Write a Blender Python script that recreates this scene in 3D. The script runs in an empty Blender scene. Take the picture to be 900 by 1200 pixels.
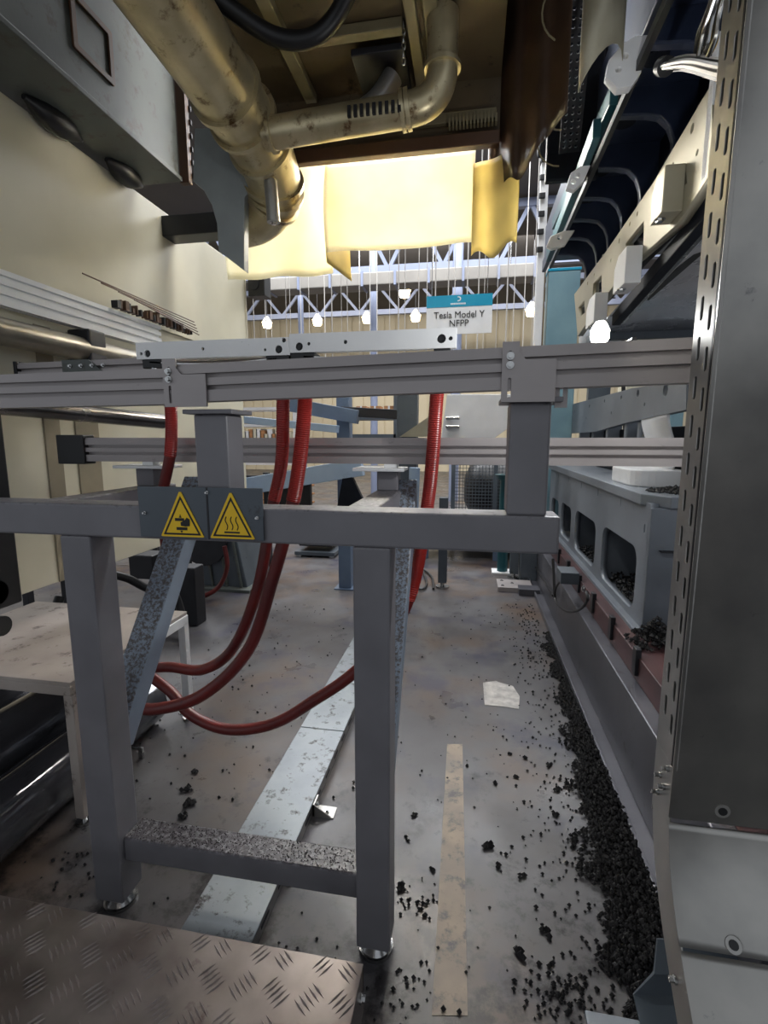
import bpy, bmesh, math, random
from mathutils import Vector, Matrix
random.seed(7)
S = bpy.context.scene
COL = S.collection
# ------------------------------------------------------------------ camera
FPX, CAMH = 575.0, 1.55
_p = math.atan2(87, FPX)
UP = Vector((0, -math.cos(_p), -math.sin(_p)))
YV = Vector((103, -87, FPX)).normalized(); YV = (YV - UP * YV.dot(UP)).normalized()
XV = YV.cross(UP)
cd = bpy.data.cameras.new('camera'); cam = bpy.data.objects.new('camera', cd); COL.objects.link(cam)
cd.sensor_fit = 'VERTICAL'; cd.sensor_height = 24.0; cd.lens = 24.0 * FPX / 1200.0
cd.clip_start = 0.02; cd.clip_end = 200
M3 = Matrix(((XV[0], -XV[1], -XV[2]), (YV[0], -YV[1], -YV[2]), (UP[0], -UP[1], -UP[2])))
cam.matrix_world = Matrix.Translation((0, 0, CAMH)) @ M3.to_4x4()
S.camera = cam
def at(px, py, X=None, Y=None, Z=None):
    """place on the building's grid seen at a photograph point, at a chosen depth / side / height"""
    d = Vector((px - 450, py - 600, FPX)); r = Vector((d.dot(XV), d.dot(YV), d.dot(UP)))
    t = X / r.x if X is not None else (Y / r.y if Y is not None else (Z - CAMH) / r.z)
    q = r * t; q.z += CAMH
    return q
# ------------------------------------------------------------------ world, lights, exposure
w = bpy.data.worlds.new('World'); S.world = w; w.use_nodes = True
bg = w.node_tree.nodes['Background']; bg.inputs[0].default_value = (0.86, 0.92, 1.0, 1); bg.inputs[1].default_value = 0.56
def area(name, loc, target, sx, sy, power, col=(1, 1, 1)):
    l = bpy.data.lights.new(name, 'AREA'); l.shape = 'RECTANGLE'; l.size = sx; l.size_y = sy; l.energy = power; l.color = col
    o = bpy.data.objects.new(name, l); COL.objects.link(o); o.location = loc
    o.rotation_euler = (Vector(target) - Vector(loc)).to_track_quat('-Z', 'Y').to_euler()
    return o
area('roof_skylight_light', (-2, 10.2, 7.1), (-2, 10.2, 0), 12, 3.4, 1500, (0.95, 0.97, 1.0))
area('roof_skylight_light_aisle', (0.0, 4.4, 7.1), (0.0, 4.4, 0), 5, 2.2, 430, (0.95, 0.97, 1.0))
area('roof_skylight_light_far', (-2, 15.2, 7.1), (-2, 19, 2), 14, 1.2, 1300, (1.0, 0.97, 0.92))
S.view_settings.view_transform = 'Standard'; S.view_settings.look = 'None'
S.view_settings.exposure = 0.0; S.view_settings.gamma = 1.0; S.view_settings.use_curve_mapping = False
# ------------------------------------------------------------------ materials
def srgb(c):
    return tuple(((v / 255) / 12.92 if v / 255 <= 0.04045 else ((v / 255 + 0.055) / 1.055) ** 2.4) for v in c)
MATS = {}
def mat(name, c1, c2=None, scale=6.0, rough=0.5, metal=0.0, dirt=None, dirt_lo=0.6, dirt_scale=30, dirt_up=False,
        bump=0.0, bump_scale=60, stretch=(1, 1, 1), trans=0.0, emit=None, emit_s=0.0, spec=None, alpha=1.0, rvar=0.1):
    if name in MATS: return MATS[name]
    m = bpy.data.materials.new(name); m.use_nodes = True; MATS[name] = m
    nt = m.node_tree; N = nt.nodes; L = nt.links; b = N['Principled BSDF']
    tc = N.new('ShaderNodeNewGeometry'); mp = N.new('ShaderNodeMapping'); mp.inputs['Scale'].default_value = stretch
    L.new(tc.outputs['Position'], mp.inputs[0])
    nz = N.new('ShaderNodeTexNoise'); nz.inputs['Scale'].default_value = scale; nz.inputs['Detail'].default_value = 5
    L.new(mp.outputs[0], nz.inputs['Vector'])
    rp = N.new('ShaderNodeValToRGB'); rp.color_ramp.elements[0].position = 0.3; rp.color_ramp.elements[1].position = 0.7
    c2 = c2 or tuple(v * 0.86 for v in c1)
    rp.color_ramp.elements[0].color = (*srgb(c2), 1); rp.color_ramp.elements[1].color = (*srgb(c1), 1)
    L.new(nz.outputs['Fac'], rp.inputs[0]); out = rp.outputs[0]
    if dirt:
        n2 = N.new('ShaderNodeTexNoise'); n2.inputs['Scale'].default_value = dirt_scale; n2.inputs['Detail'].default_value = 6; n2.inputs['Roughness'].default_value = 0.7
        L.new(mp.outputs[0], n2.inputs['Vector'])
        r2 = N.new('ShaderNodeMapRange'); r2.inputs[1].default_value = dirt_lo; r2.inputs[2].default_value = dirt_lo + 0.12
        L.new(n2.outputs['Fac'], r2.inputs[0]); f = r2.outputs[0]
        if dirt_up:
            sp = N.new('ShaderNodeSeparateXYZ'); L.new(tc.outputs['Normal'], sp.inputs[0])
            g = N.new('ShaderNodeMapRange'); g.inputs[1].default_value = 0.25; g.inputs[2].default_value = 0.5; L.new(sp.outputs[2], g.inputs[0])
            mu = N.new('ShaderNodeMath'); mu.operation = 'MULTIPLY'; L.new(f, mu.inputs[0]); L.new(g.outputs[0], mu.inputs[1]); f = mu.outputs[0]
        mx = N.new('ShaderNodeMix'); mx.data_type = 'RGBA'; L.new(f, mx.inputs['Factor']); L.new(out, mx.inputs['A']); mx.inputs['B'].default_value = (*srgb(dirt), 1)
        out = mx.outputs['Result']
    L.new(out, b.inputs['Base Color'])
    b.inputs['Metallic'].default_value = metal
    rr = N.new('ShaderNodeMapRange'); rr.inputs[3].default_value = max(0.03, rough - rvar); rr.inputs[4].default_value = min(1, rough + rvar)
    L.new(nz.outputs['Fac'], rr.inputs[0]); L.new(rr.outputs[0], b.inputs['Roughness'])
    if spec is not None: b.inputs['Specular IOR Level'].default_value = spec
    if trans: b.inputs['Transmission Weight'].default_value = trans
    if alpha < 1: b.inputs['Alpha'].default_value = alpha
    if emit: b.inputs['Emission Color'].default_value = (*srgb(emit), 1); b.inputs['Emission Strength'].default_value = emit_s
    if bump:
        n3 = N.new('ShaderNodeTexNoise'); n3.inputs['Scale'].default_value = bump_scale; n3.inputs['Detail'].default_value = 4; L.new(mp.outputs[0], n3.inputs['Vector'])
        bp = N.new('ShaderNodeBump'); bp.inputs['Strength'].default_value = bump; bp.inputs['Distance'].default_value = 0.01
        L.new(n3.outputs['Fac'], bp.inputs['Height']); L.new(bp.outputs[0], b.inputs['Normal'])
    return m
def film(name, c, tfac, c2=None):
    """thin plastic film: part diffuse, part light let through, a little gloss"""
    m = bpy.data.materials.new(name); m.use_nodes = True; nt = m.node_tree; N = nt.nodes; L = nt.links; N.remove(N['Principled BSDF'])
    o = N['Material Output']; d = N.new('ShaderNodeBsdfDiffuse'); t = N.new('ShaderNodeBsdfTranslucent'); g = N.new('ShaderNodeBsdfGlossy')
    g.inputs['Roughness'].default_value = 0.25; a = N.new('ShaderNodeMixShader'); b = N.new('ShaderNodeMixShader')
    nz = N.new('ShaderNodeTexNoise'); nz.inputs['Scale'].default_value = 5; tc = N.new('ShaderNodeNewGeometry'); L.new(tc.outputs['Position'], nz.inputs['Vector'])
    r = N.new('ShaderNodeValToRGB'); r.color_ramp.elements[0].position = .3; r.color_ramp.elements[1].position = .75
    r.color_ramp.elements[0].color = (*srgb(c2 or tuple(v * .88 for v in c)), 1); r.color_ramp.elements[1].color = (*srgb(c), 1); L.new(nz.outputs['Fac'], r.inputs[0])
    L.new(r.outputs[0], d.inputs[0]); L.new(r.outputs[0], t.inputs[0])
    a.inputs[0].default_value = tfac; L.new(d.outputs[0], a.inputs[1]); L.new(t.outputs[0], a.inputs[2])
    b.inputs[0].default_value = 0.06; L.new(a.outputs[0], b.inputs[1]); L.new(g.outputs[0], b.inputs[2]); L.new(b.outputs[0], o.inputs['Surface'])
    MATS[name] = m; return m
FRAME = mat('frame_grey_paint', (120, 118, 122), (106, 104, 108), 5, 0.4, 0, (46, 42, 44), 0.53, 45, True, 0.03)
FRAME2 = mat('dusty_frame_paint', (122, 120, 124), (106, 104, 108), 6, 0.42, 0, (62, 58, 62), 0.40, 60, True, 0.03)
BRACE = mat('brace_blue_grey', (136, 148, 162), (116, 126, 140), 6, 0.4, 0, (84, 78, 76), 0.44, 90, True, 0.03)
ALU = mat('aluminium_rail', (166, 159, 157), (150, 144, 143), 8, 0.42, 0.35, (120, 116, 116), 0.64, 40, False, 0.02, 80, (0.3, 1, 1))
ALUW = mat('white_aluminium', (238, 238, 236), (226, 226, 226), 6, 0.4, 0.0, (150, 146, 136), 0.68, 30)
STEEL = mat('bright_steel', (200, 200, 198), (170, 170, 170), 10, 0.25, 1.0)
ZINC = mat('galvanised_steel', (184, 181, 175), (156, 154, 150), 9, 0.38, 0.75, (110, 110, 112), 0.66, 25)
ZINCD = mat('galvanised_channel', (142, 148, 151), (116, 121, 126), 5, 0.42, 0.4, (52, 47, 46), 0.55, 20, True)
PLATE = mat('checker_plate', (140, 132, 128), (104, 95, 91), 7, 0.36, 0.8, (80, 66, 60), 0.62, 9)
DARK = mat('black_plastic', (24, 24, 26), (16, 16, 18), 8, 0.45)
BLACKM = mat('dark_machine', (42, 42, 46), (26, 26, 30), 6, 0.5, 0.2)
CREAM = mat('cream_cover', (206, 200, 178), (194, 188, 166), 2.5, 0.42, 0, (150, 140, 118), 0.7, 18)
GREYP = mat('grey_machine_paint', (92, 97, 94), (74, 78, 74), 3, 0.5, 0, (66, 60, 48), 0.55, 9, False, 0.03)
GREYD = mat('dark_grey_paint', (86, 94, 100), (70, 76, 84), 3, 0.42, 0.1, (44, 42, 40), 0.62, 12)
PIPE = mat('soiled_pipe', (206, 194, 160), (162, 148, 114), 5, 0.36, 0.7, (100, 76, 48), 0.56, 11)
HOOD = mat('hood_brown', (104, 90, 66), (74, 62, 46), 3, 0.55, 0.1, (40, 32, 24), 0.58, 8)
HOODB = mat('hood_beam', (146, 136, 106), (118, 108, 82), 4, 0.5, 0.1)
BROWN = mat('brown_trim', (98, 68, 46), (70, 48, 34), 4, 0.45)
RED = mat('red_hose', (166, 42, 34), (132, 32, 28), 10, 0.34, 0, (84, 28, 24), 0.62, 30)
REDD = mat('dark_red_hose', (112, 36, 32), (86, 30, 29), 8, 0.4, 0, (64, 26, 26), 0.62, 20)
RUBBER = mat('black_scrap', (20, 18, 20), (10, 9, 10), 40, 0.75)
DUST = mat('dust_crumbs', (66, 60, 62), (44, 40, 42), 30, 0.85)
YEL = mat('warning_yellow', (240, 196, 20), (232, 186, 14), 6, 0.4)
INK = mat('black_ink', (22, 20, 18), (18, 16, 14), 6, 0.5)
WHITE = mat('white_paint', (228, 228, 228), (214, 214, 214), 5, 0.4)
TEALP = mat('teal_print', (24, 146, 178), (22, 140, 172), 5, 0.4)
TEAL = mat('teal_column_paint', (120, 150, 158), (104, 134, 144), 3, 0.4)
TEALD = mat('dark_teal', (20, 84, 92), (14, 66, 74), 4, 0.4)
NAVY = mat('navy_mould', (50, 59, 82), (34, 42, 60), 4, 0.38, 0.0, spec=.4)
NAVYD = mat('navy_dark', (20, 24, 34), (12, 16, 24), 4, 0.6, 0.0, spec=.2)
MOULD = mat('mould_grey', (122, 128, 136), (100, 106, 113), 3, 0.42, 0.2, (70, 66, 62), 0.64, 14)
BASE = mat('base_steel', (98, 98, 104), (78, 78, 84), 3, 0.4, 0.45, (54, 50, 50), 0.6, 10)
RUST = mat('red_brown_strip', (78, 48, 48), (56, 38, 40), 5, 0.5, 0, (40, 34, 34), 0.6, 14)
PERF = mat('cream_perforated', (168, 162, 142), (150, 144, 124), 4, 0.4, 0.4)
BLUEG = mat('blue_grey_steel', (104, 122, 146), (84, 100, 124), 3, 0.45)
BLUEL = mat('pale_blue_steel', (168, 188, 210), (150, 170, 194), 3, 0.45)
WOOD = mat('pallet_wood', (190, 140, 96), (150, 104, 66), 12, 0.7, 0, None, 0, 0, False, 0, 0, (1, 6, 6))
WALL = mat('hall_cladding', (206, 194, 168), (194, 182, 156), 0.6, 0.7)
ROOF = mat('hall_roof', (92, 88, 86), (76, 72, 70), 0.5, 0.8)
TRUSS = mat('truss_paint', (138, 146, 168), (118, 126, 150), 1, 0.5)
BOARD = mat('table_sheet', (172, 162, 154), (150, 140, 132), 5, 0.5, 0, (74, 62, 56), 0.57, 14)
PAPER = mat('paper_scrap', (196, 192, 186), (150, 146, 142), 22, 0.8)
TAPE = mat('worn_floor_tape', (160, 144, 124), (122, 112, 102), 9, 0.6, 0, (84, 80, 80), 0.52, 16)
FLEX = mat('clear_wrap', (120, 120, 124), (70, 70, 76), 4, 0.1, 0.6, (40, 40, 44), 0.56, 6, False, 0.25, 12, (1, 0.25, 1))
TANK = mat('silver_tank', (210, 213, 217), (190, 194, 200), 4, 0.28, 0.35)
LAMP = mat('lamp_glow', (255, 250, 240), None, 1, 0.5, 0, emit=(255, 248, 235), emit_s=30)
LAMPW = mat('hall_lamp_glow', (255, 236, 190), None, 1, 0.5, 0, emit=(255, 226, 170), emit_s=14)
YFILM = film('yellow_film', (255, 250, 228), 0.8, (252, 244, 214))
YFILMD = film('amber_film', (255, 238, 176), 0.72)
BFILM = film('brown_film', (84, 66, 54), 0.3)
# ------------------------------------------------------------------ mesh helpers
class MB:
    def __init__(s): s.v = []; s.f = []
    def add(s, vs, fs):
        n = len(s.v); s.v += [tuple(v) for v in vs]; s.f += [tuple(i + n for i in f) for f in fs]; return s
    def box(s, x0, x1, y0, y1, z0, z1):
        vs = [(x0, y0, z0), (x1, y0, z0), (x1, y1, z0), (x0, y1, z0), (x0, y0, z1), (x1, y0, z1), (x1, y1, z1), (x0, y1, z1)]
        return s.add(vs, [(0, 3, 2, 1), (4, 5, 6, 7), (0, 1, 5, 4), (1, 2, 6, 5), (2, 3, 7, 6), (3, 0, 4, 7)])
    def bar(s, p0, p1, wx, wy, upv=(0, 0, 1)):
        """box of section wx * wy laid from p0 to p1"""
        p0 = Vector(p0); p1 = Vector(p1); d = (p1 - p0).normalized(); u = d.cross(Vector(upv))
        if u.length < 1e-4: u = d.cross(Vector((0, 1, 0)))
        u.normalize(); v = u.cross(d).normalized(); u = u * wx / 2; v = v * wy / 2
        vs = [p + a * u + b * v for p in (p0, p1) for a, b in ((-1, -1), (1, -1), (1, 1), (-1, 1))]
        return s.add(vs, [(0, 3, 2, 1), (4, 5, 6, 7), (0, 1, 5, 4), (1, 2, 6, 5), (2, 3, 7, 6), (3, 0, 4, 7)])
    def cyl(s, p0, p1, r, n=16, r1=None):
        p0 = Vector(p0); p1 = Vector(p1); d = (p1 - p0).normalized(); u = d.orthogonal().normalized(); v = d.cross(u); r1 = r if r1 is None else r1
        vs = [];
        for p, q in ((p0, r), (p1, r1)):
            vs += [p + (u * math.cos(t) + v * math.sin(t)) * q for t in [2 * math.pi * i / n for i in range(n)]]
        fs = [(i, (i + 1) % n, n + (i + 1) % n, n + i) for i in range(n)] + [tuple(range(n - 1, -1, -1)), tuple(range(n, 2 * n))]
        return s.add(vs, fs)
    def tube(s, pts, r, n=12):
        pts = [Vector(p) for p in pts]; m = len(pts); rr = r if isinstance(r, (list, tuple)) else [r] * m
        t = [(pts[min(i + 1, m - 1)] - pts[max(i - 1, 0)]).normalized() for i in range(m)]
        u = t[0].orthogonal().normalized(); vs = []
        for i in range(m):
            u = (u - t[i] * u.dot(t[i])).normalized(); v = t[i].cross(u)
            vs += [pts[i] + (u * math.cos(a) + v * math.sin(a)) * rr[i] for a in [2 * math.pi * k / n for k in range(n)]]
        fs = [(i * n + k, i * n + (k + 1) % n, (i + 1) * n + (k + 1) % n, (i + 1) * n + k) for i in range(m - 1) for k in range(n)]
        fs += [tuple(range(n - 1, -1, -1)), tuple(range((m - 1) * n, m * n))]
        return s.add(vs, fs)
    def prism(s, poly, o, u, v, wv):
        """closed 2d outline in axes u, v from o, pushed out by vector wv"""
        o = Vector(o); u = Vector(u); v = Vector(v); wv = Vector(wv); n = len(poly)
        a = [o + u * p[0] + v * p[1] for p in poly]; vs = a + [p + wv for p in a]
        return s.add(vs, [tuple(range(n - 1, -1, -1)), tuple(range(n, 2 * n))] + [(i, (i + 1) % n, n + (i + 1) % n, n + i) for i in range(n)])
    def sheet(s, rows):
        """grid of points; rows of equal length"""
        m = len(rows); n = len(rows[0])
        return s.add([p for r in rows for p in r], [(i * n + k, i * n + k + 1, (i + 1) * n + k + 1, (i + 1) * n + k) for i in range(m - 1) for k in range(n - 1)])
    def lump(s, c, r):
        c = Vector(c); j = lambda: random.uniform(0.6, 1.15) * r
        vs = [c + Vector(p) for p in ((j(), 0, 0), (-j(), 0, 0), (0, j(), 0), (0, -j(), 0), (0, 0, j()), (0, 0, -j()))]
        return s.add(vs, [(0, 2, 4), (2, 1, 4), (1, 3, 4), (3, 0, 4), (2, 0, 5), (1, 2, 5), (3, 1, 5), (0, 3, 5)])
    def build(s, name, m, parent=None, smooth=False, bevel=0.0, solid=0.0):
        me = bpy.data.meshes.new(name); me.from_pydata(s.v, [], s.f); me.update()
        bm = bmesh.new(); bm.from_mesh(me)
        if not solid: bmesh.ops.recalc_face_normals(bm, faces=bm.faces)
        bm.to_mesh(me); bm.free()
        me.materials.append(m)
        return link(name, me, parent, smooth, bevel, solid)
def link(name, me, parent=None, smooth=False, bevel=0.0, solid=0.0):
    o = bpy.data.objects.new(name, me); COL.objects.link(o)
    if parent: o.parent = parent; o.matrix_parent_inverse = parent.matrix_basis.inverted()
    if smooth:
        me.shade_auto_smooth(angle=math.radians(40)) if hasattr(me, 'shade_auto_smooth') else None
        for p in me.polygons: p.use_smooth = True
        try: me.set_sharp_from_angle(angle=math.radians(40))
        except Exception: pass
    if solid:
        md = o.modifiers.new('solid', 'SOLIDIFY'); md.thickness = solid; md.offset = 0
    if bevel:
        md = o.modifiers.new('bevel', 'BEVEL'); md.width = bevel; md.segments = 2; md.limit_method = 'ANGLE'
    return o
def holed(name, outline, holes, thick, o, u, v, m, parent=None, bevel=0.0):
    """flat plate with real cut-outs"""
    c = bpy.data.curves.new(name, 'CURVE'); c.dimensions = '2D'; c.fill_mode = 'BOTH'; c.extrude = thick / 2
    for poly in [outline] + holes:
        sp = c.splines.new('POLY'); sp.points.add(len(poly) - 1); sp.use_cyclic_u = True
        for i, p in enumerate(poly): sp.points[i].co = (p[0], p[1], 0, 1)
    t = bpy.data.objects.new(name + '_curve', c); COL.objects.link(t)
    dg = bpy.context.evaluated_depsgraph_get(); me = bpy.data.meshes.new_from_object(t.evaluated_get(dg))
    bpy.data.objects.remove(t); bpy.data.curves.remove(c)
    o = Vector(o); u = Vector(u); v = Vector(v); n = u.cross(v).normalized()
    for x in me.vertices: x.co = o + u * x.co.x + v * x.co.y + n * x.co.z
    me.name = name; me.materials.clear(); me.materials.append(m)
    bm = bmesh.new(); bm.from_mesh(me); bmesh.ops.remove_doubles(bm, verts=bm.verts, dist=1e-5); bmesh.ops.recalc_face_normals(bm, faces=bm.faces); bm.to_mesh(me); bm.free()
    return link(name, me, parent, False, bevel)
def rrect(x0, x1, y0, y1, r, n=5):
    out = []
    for cx, cy, a in ((x1 - r, y1 - r, 0), (x0 + r, y1 - r, 90), (x0 + r, y0 + r, 180), (x1 - r, y0 + r, 270)):
        out += [(cx + r * math.cos(math.radians(a + 90 * i / n)), cy + r * math.sin(math.radians(a + 90 * i / n))) for i in range(n + 1)]
    return out
def circ(x, y, r, n=12): return [(x + r * math.cos(2 * math.pi * i / n), y + r * math.sin(2 * math.pi * i / n)) for i in range(n)]
def slot(x, y, wd, h, n=4): return rrect(x - wd / 2, x + wd / 2, y - h / 2, y + h / 2, wd / 2 * 0.98, n)
def spline(pts, k=8):
    pts = [Vector(p) for p in pts]; out = []
    for i in range(len(pts) - 1):
        p0 = pts[max(i - 1, 0)]; p1 = pts[i]; p2 = pts[i + 1]; p3 = pts[min(i + 2, len(pts) - 1)]
        for j in range(k):
            t = j / k
            out.append(0.5 * ((2 * p1) + (p2 - p0) * t + (2 * p0 - 5 * p1 + 4 * p2 - p3) * t * t + (3 * p1 - p0 - 3 * p2 + p3) * t ** 3))
    return out + [pts[-1]]
def tag(o, label, cat, group=None):
    o['label'] = label; o['category'] = cat
    if group: o['group'] = group
    return o
def thing(name, label, cat, loc=(0, 0, 0), group=None):
    o = bpy.data.objects.new(name, None); COL.objects.link(o); o.location = loc; o.empty_display_size = 0.1
    return tag(o, label, cat, group)
def struct(o): o['kind'] = 'structure'; return o
def B(name, x0, x1, y0, y1, z0, z1, m, parent=None, bevel=0.004): return MB().box(x0, x1, y0, y1, z0, z1).build(name, m, parent, bevel=bevel)
def rail(name, p0, p1, h, d, m, parent, out=(0, -1, 0), grooves=(0.36, 0.68), top=True):
    """extruded aluminium profile with real slots; p0-p1 is the lower outer edge, 'out' the outward side"""
    p0 = Vector(p0); p1 = Vector(p1); wv = p1 - p0; inn = -Vector(out); g = max(0.012, h * .1); gd = 0.018
    poly = [(0, 0)]
    for k in grooves: poly += [(0, h * k - g / 2), (gd, h * k - g / 2), (gd, h * k + g / 2), (0, h * k + g / 2)]
    if top: poly += [(0, h * .93), (.004, h * .93), (.004, h)]
    else: poly += [(0, h)]
    poly += [(d * .4, h), (d * .4, h - gd), (d * .6, h - gd), (d * .6, h), (d, h), (d, 0), (d * .6, 0), (d * .6, gd), (d * .4, gd), (d * .4, 0)]
    return MB().prism(poly, p0, inn, (0, 0, 1), wv).build(name, m, parent)
def bolt(p, axis, r, parent, m=None, name='bolt'):
    p = Vector(p); a = Vector(axis)
    return MB().cyl(p, p + a * 0.004, r * 1.5, 12).cyl(p + a * .004, p + a * 0.012, r, 6).build(name, m or STEEL, parent)
# ------------------------------------------------------------------ setting: floor and hall
fm = bpy.data.materials.new('floor_concrete'); fm.use_nodes = True
nt = fm.node_tree; N = nt.nodes; L = nt.links; b = N['Principled BSDF']; geo = N.new('ShaderNodeNewGeometry')
def noise(sc, det=5, ro=.55):
    n = N.new('ShaderNodeTexNoise'); n.inputs['Scale'].default_value = sc; n.inputs['Detail'].default_value = det; n.inputs['Roughness'].default_value = ro; L.new(geo.outputs['Position'], n.inputs['Vector']); return n.outputs['Fac']
def ramp(fac, lo, hi, a, c):
    r = N.new('ShaderNodeValToRGB'); r.color_ramp.elements[0].position = lo; r.color_ramp.elements[1].position = hi; r.color_ramp.elements[0].color = a; r.color_ramp.elements[1].color = c; L.new(fac, r.inputs[0]); return r.outputs[0]
def mix(f, a, c):
    m = N.new('ShaderNodeMix'); m.data_type = 'RGBA'; L.new(f, m.inputs['Factor'])
    for k, s_ in (('A', a), ('B', c)):
        if hasattr(s_, 'node'): L.new(s_, m.inputs[k])
        else: m.inputs[k].default_value = s_
    return m.outputs['Result']
c0 = ramp(noise(2.2), .3, .7, (*srgb((72, 69, 69)), 1), (*srgb((90, 89, 91)), 1))
c1 = mix(ramp(noise(1.3, 4), .48, .64, (0, 0, 0, 1), (.85, .85, .85, 1)), c0, (*srgb((90, 75, 64)), 1))
c2 = mix(ramp(noise(2.3, 6, .6), .53, .66, (0, 0, 0, 1), (.85, .85, .85, 1)), c1, (*srgb((58, 57, 70)), 1))
c3 = mix(ramp(noise(9, 8, .7), .63, .70, (0, 0, 0, 1), (1, 1, 1, 1)), mix(ramp(noise(3.7, 9, .72), .58, .68, (0, 0, 0, 1), (.8, .8, .8, 1)), c2, (*srgb((40, 37, 40)), 1)), (*srgb((30, 27, 28)), 1))
# trodden-in soot around the feet of the stand
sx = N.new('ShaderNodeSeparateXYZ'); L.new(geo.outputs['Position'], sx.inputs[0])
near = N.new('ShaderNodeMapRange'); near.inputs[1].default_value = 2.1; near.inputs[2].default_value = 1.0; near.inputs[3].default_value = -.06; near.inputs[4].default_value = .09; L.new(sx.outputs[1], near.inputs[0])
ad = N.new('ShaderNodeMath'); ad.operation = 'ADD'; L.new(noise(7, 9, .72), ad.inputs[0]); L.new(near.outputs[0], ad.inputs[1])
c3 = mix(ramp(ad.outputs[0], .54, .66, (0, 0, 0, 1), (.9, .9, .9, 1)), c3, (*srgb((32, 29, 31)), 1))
b.inputs['Specular IOR Level'].default_value = .32
L.new(c3, b.inputs['Base Color'])
L.new(ramp(noise(3.1, 6, .6), .3, .75, (.24, .24, .24, 1), (.52, .52, .52, 1)), b.inputs['Roughness'])
floor = struct(MB().box(-14, 12, -3, 24, -0.1, 0).build('floor', fm))
MB().add([at(542, 872, Z=.0012), at(548, 1190, Z=.0012), at(506, 1190, Z=.0012), at(524, 872, Z=.0012)], [(0, 1, 2, 3)]).build('floor_tape', TAPE, floor, solid=0.0006)
wb = struct(B('wall_back', -14, 12, 23.0, 23.3, 0, 7.2, WALL, None, 0))
pan = None
for i in range(52):                       # cladding sheets with a raised rib each
    x = -14 + 0.5 * i
    me = None
    if pan is None: pan = B('cladding_panel', x + .02, x + .44, 22.94, 23.0, 0, 7.2, WALL, wb, 0)
    else:
        q = pan.copy(); COL.objects.link(q); q.location.x = 0.5 * i
wl = struct(B('wall_left', -14.3, -14, 4, 23.3, 0, 7.2, WALL, None, 0))
roof = struct(B('ceiling', -14.3, 12, -3, 23.3, 7.2, 7.5, ROOF, None, 0))
# trusses under the roof
def truss(Y, zb, zt, x0, x1, n, label):
    t = thing('roof_truss', label, 'truss', (0, Y, zb), 'roof trusses of the hall')
    MB().box(x0, x1, Y - .09, Y + .09, zb - .09, zb + .09).build('bottom_chord', TRUSS, t)
    MB().box(x0, x1, Y - .09, Y + .09, zt - .09, zt + .09).build('top_chord', TRUSS, t)
    for i in range(n):
        a = x0 + (x1 - x0) * i / n; c = x0 + (x1 - x0) * (i + .5) / n; d = x0 + (x1 - x0) * (i + 1) / n
        MB().bar((a, Y, zb), (c, Y, zt), .09, .09).build('web_strut', TRUSS, t)
        MB().bar((c, Y, zt), (d, Y, zb), .09, .09).build('web_strut', TRUSS, t)
truss(13.0, 5.75, 7.05, -9, 6, 11, 'pale steel lattice truss above the long white duct')
truss(19.0, 6.2, 7.1, -12, 8, 13, 'pale steel lattice truss further back near the cladding wall')
# long white duct with hangers
du = thing('ventilation_duct', 'long pale rectangular duct hanging below the roof trusses', 'duct', (-2, 11.5, 5.0))
a0 = at(300, 338, Y=11.5); a1 = at(645, 319, Y=11.5)
MB().bar(a0, a1, .5, .27).build('duct_body', mat('duct_grey', (140, 136, 130), (124, 120, 115), 2, .6), du, bevel=.02)
for i in range(9): MB().bar(a0.lerp(a1, (i + .5) / 9), a0.lerp(a1, (i + .5) / 9) + (a1 - a0).normalized() * .05, .54, .31).build('duct_flange', TRUSS, du)
for i in range(4): q = a0.lerp(a1, (i + .5) / 4); MB().cyl(q, (q.x, q.y, 7.2), .012, 6).build('duct_hanger', STEEL, du)
# thin hanging wires
for i in range(30):
    px = 296 + i * 11.4 + random.uniform(-4, 4); Y = random.choice((8.5, 9.5, 10.5)); p = at(px, 300, Y=Y)
    o = MB().cyl((p.x, Y, 2.6), (p.x, Y, 7.2), random.choice((.005, .007, .010)), 6).build('hanging_wire', mat('wire_grey', (190, 186, 180), (170, 166, 160), 2, .6))
    tag(o, 'thin pale wire hanging straight down in the hall behind the white bar', 'wire', 'thin wires hanging in the hall')
for px, Y, r in ((352, 12.2, .07), (438, 12.2, .09), (536, 12.2, .12)):
    p = at(px, 350, Y=Y)
    tag(MB().cyl((p.x, Y, 0), (p.x, Y, 7.2), r, 14).build('hall_column', TRUSS, None, True), 'slim round pale blue hall column rising behind the duct', 'column', 'round columns of the hall')
# high-bay lamps
for k, (px, py, Y) in enumerate(((313, 380, 17), (372, 377, 17), (430, 374, 17), (487, 372, 17), (474, 343, 14.5), (623, 365, 15))):
    p = at(px, py, Y=Y)
    t = thing('high_bay_lamp', ('glowing warm high-bay lamp hanging before the back wall' if k != 4 else 'glowing high-bay lamp hanging higher than the others, just under the duct') if k != 5 else 'glowing high-bay lamp hanging between the sign and the teal column', 'lamp', p, 'high-bay lamps of the hall')
    MB().cyl(p + Vector((0, 0, .26)), p + Vector((0, 0, .06)), .05, 12, .19).build('reflector', WHITE, t, True)
    MB().cyl(p + Vector((0, 0, -.12)), p + Vector((0, 0, .06)), .13, 14, .17).build('bulb', LAMPW, t, True)
    MB().cyl(p + Vector((0, 0, .26)), Vector((p.x, p.y, 7.2)), .012, 6).build('suspension', BLACKM, t)
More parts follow.
